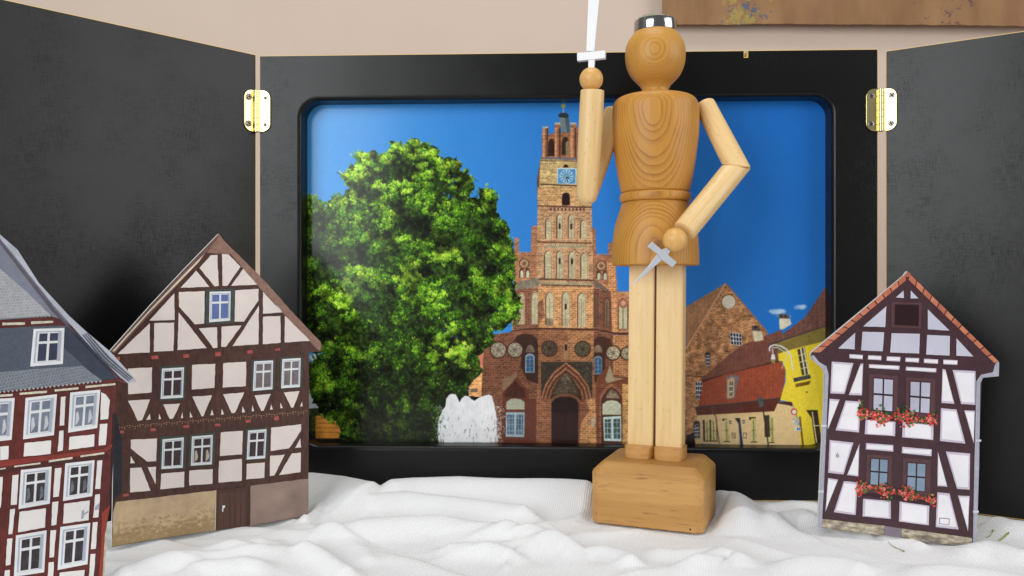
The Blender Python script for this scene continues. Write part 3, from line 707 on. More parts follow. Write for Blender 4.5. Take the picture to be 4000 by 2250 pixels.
for q in ([(905, 208), (1062, 200), (1005, 345), (975, 350)], [(1155, 235), (1275, 228), (1225, 335), (1200, 338)], [(1360, 180), (1500, 170), (1440, 318), (1425, 320)],
          [(1578, 162), (1728, 150), (1662, 295), (1640, 297)], [(1800, 170), (1915, 160), (1865, 280), (1848, 282)], [(2008, 150), (2120, 140), (2075, 255), (2060, 256)],
          [(1060, 300), (1065, 340), (1035, 345)], [(1125, 300), (1140, 338), (1122, 340)], [(1290, 290), (1295, 330), (1280, 332)], [(1345, 285), (1362, 325), (1342, 328)],
          [(1500, 270), (1512, 308), (1488, 312)], [(1568, 265), (1585, 305), (1565, 308)], [(1715, 250), (1735, 290), (1712, 293)], [(1785, 240), (1798, 282), (1780, 284)],
          [(1920, 235), (1930, 270), (1910, 272)], [(1985, 220), (2000, 260), (1982, 262)], [(2135, 215), (2140, 248), (2125, 250)],
          [(925, 485), (1110, 475), (1105, 635), (1040, 640), (925, 545)], [(925, 600), (955, 650), (922, 652)], [(922, 685), (1000, 680), (1065, 845), (920, 858)],
          [(1045, 678), (1103, 675), (1100, 800)], [(1140, 725), (1305, 710), (1302, 820), (1135, 835)], [(1340, 703), (1505, 692), (1502, 795), (1338, 808)],
          [(1562, 432), (1718, 422), (1712, 588), (1555, 600)], [(1550, 635), (1712, 620), (1710, 775), (1545, 788)], [(1745, 655), (1872, 645), (1870, 755), (1742, 765)],
          [(1918, 400), (2130, 375), (2130, 420), (2045, 545), (1915, 565)], [(2125, 475), (2130, 538), (2088, 542)], [(1912, 598), (2015, 590), (1940, 738), (1908, 742)],
          [(2065, 582), (2128, 575), (2125, 715), (1975, 735)]):
    piece('plaster_panel', P2, E_(*q), M_p2, h2, 2, .9)
M_wf = ink('window_white_print', (232, 234, 236), .03, 300); M_rv = ink('window_grey_print', (176, 186, 200), .06, 300)
M_gr = ink('green_surround_print', (66, 78, 72), .2, 300); M_dk = ink('dark_glass_print', (62, 48, 50), .25, 260); M_bl = ink('blue_glass_print', (98, 116, 172), .1, 200)
M_gy = ink('grey_glass_print', (120, 108, 110), .2, 260)
def q4(a, b, c, d): return [a, b, c, d]
window(P2, h2, [(1582, 560), (1740, 556), (1736, 778), (1578, 790)], ZD, M_bl, M_wf, ([(1552, 545), (1770, 535), (1768, 795), (1550, 810)], M_gr), M_rv)
window(P2, h2, [(1222, 1140), (1388, 1130), (1380, 1358), (1212, 1368)], ZD, M_dk, M_wf, ([(1208, 1125), (1405, 1112), (1395, 1372), (1202, 1385)], M_gr), M_rv)
window(P2, h2, [(1918, 1085), (2060, 1078), (2055, 1295), (1908, 1308)], ZD, M_gy, M_wf, ([(1900, 1075), (2075, 1066), (2068, 1300), (1892, 1315)], M_gr), M_rv)
window(P2, h2, [(2130, 1068), (2268, 1060), (2262, 1278), (2122, 1288)], ZD, M_gy, M_wf, ([(2112, 1058), (2285, 1048), (2278, 1285), (2110, 1296)], M_gr), M_rv)
window(P2, h2, [(1150, 482), (1300, 468), (1292, 682), (1142, 692)], ZE, M_dk, M_wf, ([(1135, 465), (1318, 452), (1308, 688), (1130, 700)], M_gr), M_rv)
window(P2, h2, [(1358, 462), (1505, 450), (1498, 658), (1350, 668)], ZE, M_dk, M_wf, ([(1342, 448), (1524, 434), (1514, 664), (1338, 676)], M_gr), M_rv, curtain=ink('curtain_print', (190, 180, 160), .12))
window(P2, h2, [(1755, 420), (1885, 410), (1875, 615), (1745, 625)], ZE, M_dk, M_wf, ([(1742, 408), (1900, 396), (1888, 620), (1735, 632)], M_gr), M_rv)
M_red = ink('beam_end_red_print', (176, 88, 78), .2, 400)
for x0, y0, x1, y1 in ((1142, 1040, 1195, 1070), (1382, 1028, 1428, 1060), (1622, 1012, 1668, 1048), (1865, 1000, 1908, 1028), (2075, 985, 2115, 1005), (872, 1050, 905, 1080)):
    piece('beam_end', P2, D_((x0, y0+4), (x1-4, y0), (x1, y1-4), (x0+4, y1)), M_red, h2, 2, .8)
for x0, y0, x1, y1 in ((835, 420, 880, 442), (1062, 402, 1105, 425), (1295, 380, 1340, 402), (1518, 370, 1562, 390), (1735, 342, 1775, 365), (1938, 320, 1975, 348), (868, 866, 912, 888)):
    piece('beam_end', P2, E_((x0, y0+3), (x1-4, y0), (x1, y1-3), (x0+4, y1)), M_red, h2, 2, .8)
polys = []
for i in range(72):
    t = i/72; x = 840+1340*t; y = 392-112*t + 5*math.sin(i*1.3)
    polys.append(E_((x, y), (x+9, y-1), (x+9, y+7), (x, y+8)))
    if i % 2 == 0: polys.append(E_((x, y+14), (x+8, y+13), (x+8, y+19), (x, y+20)))
multi('dentil_frieze', P2, polys, ink('dentil_print', (158, 122, 92), .25, 400), h2, 2)
s = NT('stone_plinth_print')
a = s.noise(s.obj, 60, 6, .7); b = s.noise(s.map(s.obj, (1, 1, 1.3)), 300, 5, .75)
sp = s.t.nodes.new('ShaderNodeSeparateXYZ'); s.put(sp.inputs[0], s.obj)
low = s.math('MULTIPLY', s.math('SUBTRACT', .024, sp.outputs[2]), 16)
c = s.mix(s.ramp(a, [(.35, 0), (.65, 1)]), lin((178, 152, 124)), lin((206, 182, 142)))
k = s.ramp(s.math('ADD', b, low), [(.68, 0), (.78, .75)])
c = s.mix(k, c, s.mix(s.noise(s.obj, 700, 3), lin((96, 72, 48)), lin((176, 150, 96))))
s.base(c); s.set(.36, .35); M_st = s.m
piece('stone_plinth', P2, E_((822, 925), (1522, 843), (1515, 1128), (1300, 1157), (1090, 1187), (793, 1242), (800, 1000)), M_st, h2, 2, .8)
piece('stone_plinth', P2, E_((1772, 810), (2180, 760), (2178, 1018), (1830, 1082), (1770, 1092)), ink('stone_shade_print', (160, 136, 124), .1, 60, .36, (1, 1, 1), .22), h2, 2, .8)
dr = piece('door', P2, E_((1530, 840), (1752, 818), (1750, 1096), (1525, 1124)), ink('door_print', (82, 56, 48), .15, 300, .36, (1, 1, .05), .1), h2, 3)
for i in range(5): piece('plank', P2, E_((1545+40*i, 862-4*i), (1582+40*i, 858-4*i), (1578+40*i, 1112-5*i), (1541+40*i, 1117-5*i)), ink('door_plank_print', (92, 64, 54), .18, 400, .36, (1, 1, .05), .1), dr, 4)
piece('door_handle', P2, E_((1572, 950), (1590, 948), (1590, 964), (1580, 966), (1578, 992), (1571, 993)), M_wf, dr, 6)
piece('door_jamb', P2, E_((1524, 842), (1530, 842), (1524, 1124), (1517, 1126)), M_cream, h2, 3)
piece('drainpipe', P2, E_((812, 300), (818, 300), (862, 480), (858, 850), (806, 912), (802, 900)), ink('shadow_glass_print', (38, 42, 50), .3, 200), h2, 2)

# --- house B: slate-roofed red house at the picture's left edge
M_ = lambda *p: [ZM(*q) for q in p]; N_ = lambda *p: [ZN(*q) for q in p]
P1 = Plane((-.2725, .3800), (-.2170, .4300), -.1585)
M_t1 = ink('timber_red_print', (104, 42, 36), .26, 300, .36, (1, 1, .5), .22)
M_p1 = ink('plaster_white_print', (232, 229, 226), .02, 120)
sil = [(-420, 2285), (-420, 930), (-200, 672), (0, 915)] + D_((130, 240), (290, 490), (520, 740), (640, 850), (830, 1010), (1000, 1195), (1032, 1240), (960, 1252), (880, 1226)) + N_((1000, 20), (992, 300), (962, 820), (930, 1000), (922, 1200), (896, 1525))
h1 = cutout(P1, 'house_cutout', sil, M_t1, 'red timbered paper house with a grey slate roof, cut off by the photo edge', .0035)
def slate(name, c1, c2, sx=330, sy=300, rot=0):
    s = NT(name); br = s.t.nodes.new('ShaderNodeTexBrick')
    m = s.t.nodes.new('ShaderNodeCombineXYZ'); sp = s.t.nodes.new('ShaderNodeSeparateXYZ')
    s.put(sp.inputs[0], s.map(s.obj, (1, 1, 1), (0, math.radians(rot), 0))); s.put(m.inputs[0], sp.outputs[0]); s.put(m.inputs[1], sp.outputs[2])
    s.put(br.inputs['Vector'], m.outputs[0]); br.inputs['Scale'].default_value = sx
    br.inputs['Color1'].default_value = lin(c1)+(1,); br.inputs['Color2'].default_value = sc(lin(c1), .8)+(1,); br.inputs['Mortar'].default_value = lin(c2)+(1,)
    br.inputs['Mortar Size'].default_value = .06; br.inputs['Brick Width'].default_value = .55; br.inputs['Row Height'].default_value = .62; br.inputs['Mortar Smooth'].default_value = .6
    c = s.mix(s.ramp(s.noise(s.obj, 420, 3), [(.3, .35), (.7, 0)]), br.outputs['Color'], sc(lin(c1), .55)); c = s.mix(s.ramp(s.noise(s.obj, 60, 3), [(.35, .25), (.65, 0)]), c, sc(lin(c1), .7))
    s.base(c); s.set(.38, .35); return s.m
M_sl1 = slate('slate_light_glare_print', (168, 172, 178), (194, 196, 200), 420, rot=4); M_sl2 = slate('slate_dark_print', (88, 98, 114), (66, 74, 88), 480, rot=10)  # light upper slates, their colour brightened further to paint in the pale glare
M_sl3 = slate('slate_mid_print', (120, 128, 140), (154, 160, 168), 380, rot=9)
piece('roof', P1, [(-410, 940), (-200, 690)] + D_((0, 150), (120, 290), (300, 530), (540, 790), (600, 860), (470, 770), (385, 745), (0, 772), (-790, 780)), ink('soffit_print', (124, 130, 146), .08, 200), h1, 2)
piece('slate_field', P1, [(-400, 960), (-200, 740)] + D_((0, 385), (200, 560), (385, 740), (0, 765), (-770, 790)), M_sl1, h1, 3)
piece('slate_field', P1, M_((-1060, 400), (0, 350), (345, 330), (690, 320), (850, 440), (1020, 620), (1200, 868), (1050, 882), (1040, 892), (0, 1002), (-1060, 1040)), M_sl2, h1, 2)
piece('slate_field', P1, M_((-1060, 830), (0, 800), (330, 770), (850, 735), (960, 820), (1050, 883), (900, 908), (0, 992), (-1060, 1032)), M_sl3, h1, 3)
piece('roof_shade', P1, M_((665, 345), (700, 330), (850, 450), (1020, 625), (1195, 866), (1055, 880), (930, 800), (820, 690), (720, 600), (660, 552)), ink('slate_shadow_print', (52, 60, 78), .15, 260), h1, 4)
rf = piece('roof_edge', P1, [(-200, 674), (0, 917)] + D_((130, 242), (290, 492), (520, 742), (640, 852), (830, 1012), (1000, 1197), (1030, 1240), (962, 1250), (900, 1200), (760, 1060), (560, 840), (400, 660), (250, 470), (100, 280), (0, 160)) + [(-200, 700)], ink('roof_edge_grey_print', (184, 190, 202), .08, 200, .36, (1, 1, 1), .12), h1, 5)
for off in (0, 34, 66):
    piece('slate_line', P1, M_((880-off*.6, 392+off*.3), (900-off*.6, 398+off*.3), (1120-off*.7, 640+off*.5), (1365-off*.5, 862+off*.4), (1350-off*.5, 866+off*.4), (1100-off*.7, 650+off*.5)), ink('slate_line_print', (84, 90, 104), .2, 200), rf, 6)
piece('soffit_line', P1, [(-195, 712)] + D_((0, 176), (100, 300), (250, 488), (400, 680), (560, 862), (760, 1078), (890, 1210), (860, 1200), (740, 1080), (540, 862), (380, 690), (230, 498), (80, 300), (0, 196)), ink('soffit_dark_print', (92, 84, 96), .15, 200), rf, 4)
tri = []
for i in range(26):
    x = -60+43*i; y = 1003-.108*(x); tri.append(M_((x, y-4), (x+30, y-7), (x+17, y+13)))
multi('slate_scallop', P1, tri, ink('scallop_print', (186, 190, 190), .1, 300), h1, 4)
tri = []
for i in range(14): x = -30+30*i; tri.append(D_((x, 752-i), (x+22, 751-i), (x+12, 765-i)))
multi('slate_scallop', P1, tri, ink('scallop_dim_print', (160, 165, 168), .1, 300), h1, 4)
M_rope = ink('rope_band_print', (214, 210, 190), .18, 700, .36, (1, 1, .4))
for q in ([(22, 290), (255, 288), (252, 312), (22, 318)], [(320, 278), (545, 272), (542, 292), (320, 306)], [(0, 1030), (128, 1022), (128, 1045), (0, 1055)],
          [(200, 1012), (480, 990), (480, 1012), (200, 1034)], [(560, 978), (805, 955), (805, 975), (560, 1000)], [(878, 942), (1185, 912), (1185, 930), (878, 965)]):
    piece('rope_moulding', P1, M_(*q), M_rope, h1, 5, .5)
for q in ([(122, 488), (350, 458), (350, 472), (122, 502)], [(422, 440), (630, 412), (628, 428), (422, 458)], [(700, 398), (905, 370), (905, 385), (700, 414)], [(0, 510), (48, 504), (48, 516), (0, 522)]):
    piece('rope_moulding', P1, N_(*q), M_rope, h1, 5, .5)
piece('sill_beam', P1, N_((-600, 500), (0, 445), (900, 345), (980, 290), (985, 320), (910, 372), (0, 500), (-600, 560)), ink('beam_red_print', (136, 52, 44), .14, 300, .36, (.3, 1, 1)), h1, 2)
piece('shadow_strip', P1, N_((-600, 565), (0, 524), (905, 388), (940, 380), (940, 440), (900, 420), (0, 556), (-600, 600)), ink('beam_shadow_print', (74, 34, 30), .2, 300), h1, 2)
piece('beam', P1, N_((885, 900), (960, 830), (925, 1010), (915, 1200), (892, 1520), (850, 1520), (880, 1200)), ink('beam_bright_print', (150, 58, 44), .1, 200), h1, 2)
piece('drainpipe', P1, N_((984, 40), (1000, 30), (992, 300), (966, 820), (958, 820)), ink('pipe_shadow_print', (40, 30, 34), .2, 200), h1, 3)
piece('wall_strip', P1, N_((912, 1090), (930, 1000), (930, 1170), (915, 1300), (900, 1520), (888, 1520)), ink('side_wall_print', (190, 182, 162), .25, 400), h1, 3)
for q in ([(625, 1055), (672, 1050), (660, 1345), (612, 1350)], [(1040, 1005), (1085, 1030), (1128, 1090), (1110, 1280), (1030, 1290)]):
    piece('plaster_panel', P1, M_(*q), M_p1, h1, 3, .8)
for q in ([(515, 185), (552, 180), (545, 355), (502, 365)], [(868, 125), (935, 122), (918, 305), (858, 312)], [(0, 322), (75, 315), (70, 430), (0, 440)],
          [(212, 290), (445, 268), (440, 385), (205, 408)], [(605, 238), (822, 215), (818, 318), (598, 350)], [(108, 570), (160, 565), (145, 825), (93, 830)],
          [(478, 512), (535, 505), (510, 755), (462, 762)], [(845, 445), (888, 440), (872, 688), (828, 690)], [(-30, 590), (25, 585), (5, 850), (-40, 850)],
          [(88, 868), (130, 862), (105, 1082), (73, 1085)], [(455, 805), (508, 798), (490, 1002), (446, 1010)], [(828, 740), (870, 735), (855, 935), (810, 940)],
          [(170, 890), (400, 858), (390, 1025), (155, 1068)], [(558, 820), (780, 790), (770, 960), (548, 992)], [(62, 1125), (107, 1120), (90, 1350), (48, 1358)],
          [(440, 1052), (487, 1048), (468, 1282), (428, 1288)], [(808, 980), (850, 978), (832, 1212), (790, 1215)], [(42, 1400), (85, 1395), (78, 1500), (32, 1500)],
          [(422, 1330), (468, 1325), (460, 1500), (412, 1500)], [(788, 1258), (830, 1255), (812, 1500), (770, 1500)], [(520, 1420), (735, 1395), (728, 1500), (512, 1500)]):
    piece('plaster_panel', P1, N_(*q), M_p1, h1, 3, .8)
piece('sign_shadow', P1, N_((712, 880), (728, 870), (728, 902), (765, 880), (768, 892), (728, 918), (722, 945), (704, 950)), ink('grey_shadow_print', (160, 166, 182), .1, 200), h1, 4)
piece('sign_shadow', P1, N_((830, 838), (866, 810), (858, 868), (822, 874)), ink('grey_shadow_print', (160, 166, 182)), h1, 4)
M_g1 = ink('curtained_glass_print', (122, 132, 150), .2, 200); M_cu = ink('white_curtain_print', (196, 200, 206), .12, 200); M_navy = ink('navy_glass_print', (52, 58, 84), .25, 150)
M_dk1 = ink('dark_lace_glass_print', (58, 52, 56), .35, 260); M_lace = ink('lace_print', (110, 114, 124), .3, 500)
window(P1, h1, [(345, 355), (662, 345), (645, 715), (310, 742)], ZM, M_navy, M_wf, None, M_rv, thick=(.20, .13), tr=.37)
window(P1, h1, [(222, -102), (495, -135), (468, 222), (200, 258)], ZN, M_g1, M_wf, None, M_rv, curtain=M_cu, thick=(.20, .13))
window(P1, h1, [(611, -149), (872, -174), (845, 160), (592, 200)], ZN, M_g1, M_wf, None, M_rv, curtain=M_cu, thick=(.20, .13))
window(P1, h1, [(-140, -88), (127, -103), (100, 262), (-160, 290)], ZN, M_g1, M_wf, None, M_rv, curtain=M_cu, thick=(.20, .13))
window(P1, h1, [(182, 525), (448, 495), (432, 818), (160, 865)], ZN, M_dk1, M_wf, None, M_rv, curtain=M_lace, thick=(.20, .13))
window(P1, h1, [(568, 468), (822, 440), (802, 752), (548, 795)], ZN, M_dk1, M_wf, None, M_rv, curtain=M_lace, thick=(.20, .13))
window(P1, h1, [(138, 1095), (405, 1050), (383, 1415), (120, 1455)], ZN, M_dk1, M_wf, None, M_rv, thick=(.20, .13))
window(P1, h1, [(525, 1022), (785, 985), (760, 1345), (500, 1395)], ZN, M_dk1, M_wf, None, M_rv, thick=(.20, .13))

# --- house C: narrow house with geraniums, at the right
F_ = lambda *p: [ZF(*q) for q in p]
P3 = Plane((.2010, .5200), (.2820, .5020), -.160)
M_t3 = ink('timber_plum_print', (74, 50, 56), .14, 260, .36, (1, 1, .5), .12)
M_p3 = ink('plaster_cool_print', (238, 236, 240), .02, 120); M_lav = ink('lavender_edge_print', (206, 194, 212), .06, 200)
sil = F_((537, 72), (520, 95), (85, 455), (79, 470), (90, 492), (130, 522), (146, 545), (143, 700), (128, 1000), (116, 1278), (210, 1295), (430, 1318), (510, 1330), (840, 1378), (862, 1378), (872, 1000), (888, 600), (893, 568), (965, 568), (970, 500), (760, 290), (552, 82))
h3 = cutout(P3, 'house_cutout', sil, M_t3, 'narrow paper house with red geraniums under its windows and an orange-tiled gable', .0050)
M_or = ink('ridge_tile_print', (190, 112, 84), .16, 200); M_or2 = ink('ridge_tile_pale_print', (204, 128, 98), .16, 200)
n = 12
for side, (a, b, c, d) in enumerate((((528, 84), (86, 456), (122, 456), (532, 112)), ((545, 82), (968, 498), (948, 506), (540, 110)))):
    for i in range(n):
        t0, t1 = i/n+.006, (i+1)/n-.004
        L = lambda p, q, t: (p[0]+(q[0]-p[0])*t, p[1]+(q[1]-p[1])*t)
        piece('verge_tile', P3, F_(L(a, b, t0), L(a, b, t1), L(d, c, t1), L(d, c, t0)), (M_or, M_or2)[i % 2], h3, 3, .5)
piece('ridge_tile', P3, F_((537, 73), (521, 94), (536, 100), (552, 94), (550, 82)), ink('ridge_cap_print', (176, 104, 90), .1), h3, 4)
P3q = ([(518, 163), (520, 198), (482, 195)], [(552, 163), (588, 200), (552, 200)], [(437, 237), (432, 335), (328, 332)], [(633, 252), (735, 352), (633, 346)],
       [(290, 362), (288, 440), (210, 436)], [(325, 357), (427, 360), (420, 450), (318, 445)], [(462, 364), (595, 367), (592, 460), (455, 455)], [(630, 372), (737, 377), (735, 470), (625, 465)], [(768, 388), (848, 474), (768, 470)],
       [(263, 463), (327, 467), (325, 487), (263, 482)], [(352, 468), (414, 471), (413, 492), (350, 488)], [(440, 473), (504, 476), (502, 498), (438, 494)], [(528, 479), (592, 482), (590, 503), (527, 499)], [(615, 484), (682, 488), (680, 509), (614, 504)], [(706, 488), (773, 492), (772, 514), (705, 510)],
       [(355, 510), (500, 518), (498, 537), (355, 528)], [(530, 522), (673, 530), (672, 549), (528, 540)],
       [(180, 498), (282, 505), (240, 650), (173, 648)], [(316, 507), (328, 508), (322, 658), (260, 655)], [(170, 673), (217, 677), (163, 815), (160, 815)], [(245, 682), (317, 686), (308, 832), (198, 822)],
       [(702, 533), (716, 535), (758, 697), (697, 693)], [(750, 537), (858, 543), (857, 702), (790, 698)], [(695, 718), (768, 724), (810, 885), (690, 872)], [(805, 728), (854, 730), (850, 885)],
       [(340, 770), (480, 782), (478, 850), (335, 840)], [(515, 780), (660, 795), (658, 868), (512, 855)], [(342, 882), (470, 892), (470, 923), (340, 912)], [(512, 900), (652, 912), (650, 944), (510, 930)],
       [(170, 868), (282, 880), (235, 1030), (163, 1022)], [(310, 885), (305, 1040), (252, 1033)], [(162, 1047), (210, 1055), (150, 1205)], [(237, 1062), (302, 1068), (292, 1222), (190, 1208)],
       [(680, 922), (725, 1088), (678, 1085)], [(718, 922), (832, 932), (830, 1102), (770, 1098)], [(678, 1115), (735, 1120), (778, 1290), (670, 1278)], [(775, 1130), (830, 1132), (822, 1298)],
       [(328, 1145), (458, 1155), (458, 1240), (325, 1228)], [(500, 1158), (640, 1178), (637, 1270), (497, 1252)])
M_sky3 = ink('plaster_shade_print', (200, 200, 216), .04, 60)
for i, q in enumerate(P3q):
    cx = sum(p[0] for p in q)/len(q); cy = sum(p[1] for p in q)/len(q)
    top = cy < 470
    o = piece('plaster_panel', P3, F_(*q), M_sky3 if top else M_lav, h3, 2, .4)
    if not top and (max(p[1] for p in q)-min(p[1] for p in q)) > 60:
        k = .84; piece('plaster_face', P3, F_(*[(cx+(x-cx)*k, cy+(y-cy)*(k+.03)) for x, y in q]), M_p3, o, 3)
    elif not top: piece('plaster_face', P3, F_(*[(cx+(x-cx)*.92, cy+(y-cy)*.6) for x, y in q]), M_p3, o, 3)
M_t3b = ink('window_frame_plum_print', (92, 62, 66), .12, 260); M_t3c = ink('window_dark_plum_print', (56, 34, 42), .15, 260)
w = piece('attic_window', P3, F_((462, 216), (606, 220), (600, 342), (460, 336)), M_t3b, h3, 2)
piece('opening', P3, F_((478, 228), (590, 231), (588, 330), (476, 324)), ink('attic_dark_print', (44, 20, 26), .2, 200), w, 4)
M_gl3 = ink('pale_glass_print', (188, 188, 206), .06, 90, .36, (1, 1, 1), .1); M_gl4 = ink('blue_grey_glass_print', (136, 158, 178), .1, 90, .36, (1, 1, 1), .12)
for q, sr, g in (([(375, 572), (472, 580), (468, 735), (372, 728)], [(355, 556), (492, 566), (487, 780), (353, 770)], M_gl3), ([(548, 588), (648, 594), (643, 745), (545, 735)], [(530, 570), (668, 580), (664, 790), (527, 780)], M_gl3),
                 ([(363, 952), (447, 958), (442, 1085), (358, 1078)], [(345, 935), (465, 944), (460, 1130), (340, 1120)], M_gl4), ([(535, 972), (625, 978), (620, 1112), (532, 1104)], [(515, 952), (648, 962), (642, 1160), (512, 1145)], M_gl4)):
    w = piece('window', P3, F_(*sr), M_t3b, h3, 2); piece('frame', P3, F_(*q), M_t3c, w, 3)
    qq = [ZF(*p) for p in q]
    for r in ((.04, .03, .46, .47), (.54, .03, .96, .47), (.04, .53, .46, .98), (.54, .53, .96, .98)): piece('pane', P3, sub(qq, *r), g, w, 4)
s = NT('rubble_print'); vo = s.t.nodes.new('ShaderNodeTexVoronoi'); s.put(vo.inputs['Vector'], s.map(s.obj, (.5, 1, 1.3))); vo.inputs['Scale'].default_value = 260
c = s.mix(s.ramp(s.noise(s.map(s.obj, (.6, 1, 1.4)), 260, 5, .7), [(.35, 0), (.65, 1)]), lin((118, 104, 88)), lin((212, 202, 176)))
c = s.mix(s.ramp(vo.outputs['Distance'], [(.45, 0), (.8, .6)]), c, lin((90, 78, 74))); s.base(c); s.set(.4, .3)
piece('stone_plinth', P3, F_((118, 1238), (270, 1256), (428, 1272), (430, 1318), (210, 1294), (117, 1277)), s.m, h3, 2, .8)
piece('stone_plinth', P3, F_((510, 1285), (680, 1308), (842, 1330), (842, 1377), (680, 1353), (510, 1330)), s.m, h3, 2, .8)
piece('step', P3, F_((429, 1273), (509, 1285), (509, 1330), (431, 1318)), ink('step_print', (128, 116, 126), .06), h3, 2)
M_zn = ink('zinc_pipe_print', (172, 172, 186), .1, 200, .3)
piece('drainpipe', P3, F_((80, 470), (95, 468), (120, 500), (155, 520), (165, 560), (155, 800), (142, 1100), (132, 1282), (117, 1278), (128, 1000), (143, 700), (147, 560), (130, 525), (92, 494)), M_zn, h3, 3)
piece('drainpipe', P3, F_((960, 498), (969, 502), (967, 567), (893, 574), (880, 600), (874, 1000), (862, 1377), (845, 1374), (852, 1000), (862, 590), (884, 560), (940, 548), (950, 510)), M_zn, h3, 3)
for (x, y) in ((140, 800), (126, 1110), (868, 870), (856, 1205)):
    piece('pipe_clamp', P3, F_((x-10, y-4), (x+16, y-4), (x+16, y+5), (x-10, y+5)), ink('clamp_print', (206, 208, 218), .05), h3, 4)
# house number and plaque
def text3(body, px, py, size, pl, parent, mat, name):
    cu = bpy.data.curves.new(name, 'FONT'); cu.body = body; cu.size = size; cu.align_x = 'CENTER'; cu.align_y = 'CENTER'; cu.extrude = .00002
    cu.materials.append(mat); to = bpy.data.objects.new(name, cu); C.objects.link(to); bpy.context.view_layer.update()
    me = bpy.data.meshes.new_from_object(to.evaluated_get(bpy.context.evaluated_depsgraph_get())); bpy.data.objects.remove(to)
    o = bpy.data.objects.new(name, me); link(o, parent); u, v_ = pl.hit(px, py); o.location = (u, -.0006, v_); o.rotation_euler = (math.pi/2, 0, 0); return o
M_num = ink('number_print', (120, 96, 104), .05)
text3('6', *ZF(207, 940), .0042, P3, h3, M_num, 'house_number')
pq = piece('plaque', P3, F_((687, 1234), (735, 1238), (733, 1268), (685, 1263)), M_num, h3, 4)
piece('plaque_face', P3, F_((690, 1237), (732, 1241), (730, 1265), (688, 1260)), M_p3, pq, 5)
text3('T', *ZF(710, 1251), .0026, P3, h3, ink('plaque_letter_print', (176, 168, 180), .05), 'plaque_letter')
# geraniums: printed blossoms and leaves
random.seed(11)
M_fl = [ink('geranium_red_print', (216, 78, 70), .15, 500), ink('geranium_pale_print', (240, 132, 122), .15, 500), ink('geranium_deep_print', (168, 42, 44), .2, 500), ink('geranium_leaf_print', (82, 118, 58), .25, 500), ink('geranium_dark_leaf_print', (44, 66, 40), .25, 500)]
def flowers(path, spread):
    V = []; Fc = []; mi = []
    N = 900
    for j in range(N):
        t = random.random(); k = t*(len(path)-1); i = min(int(k), len(path)-2); f = k-i
        x = path[i][0]+(path[i+1][0]-path[i][0])*f; y = path[i][1]+(path[i+1][1]-path[i][1])*f
        wv = spread*(.55+.45*math.sin(t*19+1)); dy = random.gauss(0, .5)*wv; y += dy; x += random.uniform(-10, 10)
        r = random.uniform(3.0, 7.0)
        leaf = random.random() < (.55 if dy < -spread*.3 else .16)
        m = random.choice((3, 3, 4)) if leaf else random.choice((0, 0, 0, 1, 1, 2))
        if j < 140: m = 4 if dy < 4 else 3; r *= 1.3
        a0 = random.random()*6; pts = [ZF(x+r*math.cos(a0+a*1.05)*random.uniform(.7, 1.15), y+r*math.sin(a0+a*1.05)*random.uniform(.7, 1.1)) for a in range(6)]
        L = 7 + (j % 9)
        v, fc = prism([P3.hit(*p) for p in pts], -L*LAY*.6, -3*LAY*.6); k0 = len(V); V += v; Fc += [tuple(q+k0 for q in ff) for ff in fc]; mi += [m]*len(fc)
    o = mobj('geranium_box', V, Fc, M_fl, h3); o.data.polygons.foreach_set('material_index', mi); tag(o, kind='stuff')
piece('flower_trough', P3, F_((318, 742), (480, 762), (490, 775), (340, 772)), M_t3c, h3, 3)
piece('flower_trough', P3, F_((500, 765), (660, 780), (660, 796), (510, 782)), M_t3c, h3, 3)
piece('flower_trough', P3, F_((325, 1112), (650, 1155), (650, 1172), (325, 1130)), M_t3c, h3, 3)
flowers([(308, 735), (340, 738), (380, 752), (430, 765), (480, 748), (540, 758), (600, 775), (668, 765)], 46)
flowers([(298, 1098), (350, 1085), (400, 1100), (450, 1112), (500, 1112), (550, 1118), (600, 1140), (662, 1150)], 34)
# bits of dried plant on the cloth
s = NT('dried_plant'); s.base(s.mix(s.noise(s.obj, 700), lin((176, 156, 70)), lin((140, 118, 50)))); s.set(.7); M_dry = s.m
s = NT('green_leaf_bit'); s.base(s.mix(s.noise(s.obj, 700), lin((160, 168, 70)), lin((120, 132, 50)))); s.set(.7); M_lf = s.m
dgc = None
def cloth_z(x, y):
    i = min(max(int((x+.62)/1.24*859), 0), 858); j = min(max(int((y-.14)/.56*419), 0), 418)
    return float(CLOTH_Z[j, i])
CLOTH_Z = V_cloth[:, 2].reshape(420, 860)
def on_cloth(px, py):
    a = (px-2000)/F; b = (1125-py)/F; d = .3
    while d < .66 and b*d > cloth_z(a*d, d): d += .0004
    return Vector((a*d, d, cloth_z(a*d, d)))
def stem(pts, r, mat, label, bud=0):
    q = [on_cloth(*p) for p in pts]; o0 = q[0]; V = []; Fc = []; k = 6
    rt = thing('plant_debris', o0, 0, label, 'plant debris', 'plant bits on the cloth')
    for i, c in enumerate(q):
        rr = r*(.7+.5*random.random()); t = (q[min(i+1, len(q)-1)]-q[max(i-1, 0)]).normalized(); s1 = t.cross(Vector((0, 0, 1))).normalized(); s2 = Vector((0, 0, 1))
        for a in range(k): V.append(c-o0+Vector((0, 0, r*1.2))+s1*rr*math.cos(a*math.tau/k)+s2*rr*math.sin(a*math.tau/k))
    for i in range(len(q)-1): Fc += [(i*k+a, i*k+(a+1) % k, (i+1)*k+(a+1) % k, (i+1)*k+a) for a in range(k)]
    Fc += [tuple(range(k))[::-1], tuple((len(q)-1)*k+a for a in range(k))]
    mobj('stem', V, Fc, mat, rt, True)
    if bud:
        bm = bmesh.new(); bmesh.ops.create_icosphere(bm, subdivisions=2, radius=bud)
        for v in bm.verts: v.co *= 1+random.uniform(-.25, .2); v.co.z *= .7
        b = bobj('bud', bm, mat, rt, True); b.location = q[-1]-o0+Vector((0, 0, bud*.7))
ZO = Z(2700, 1850, .50466)
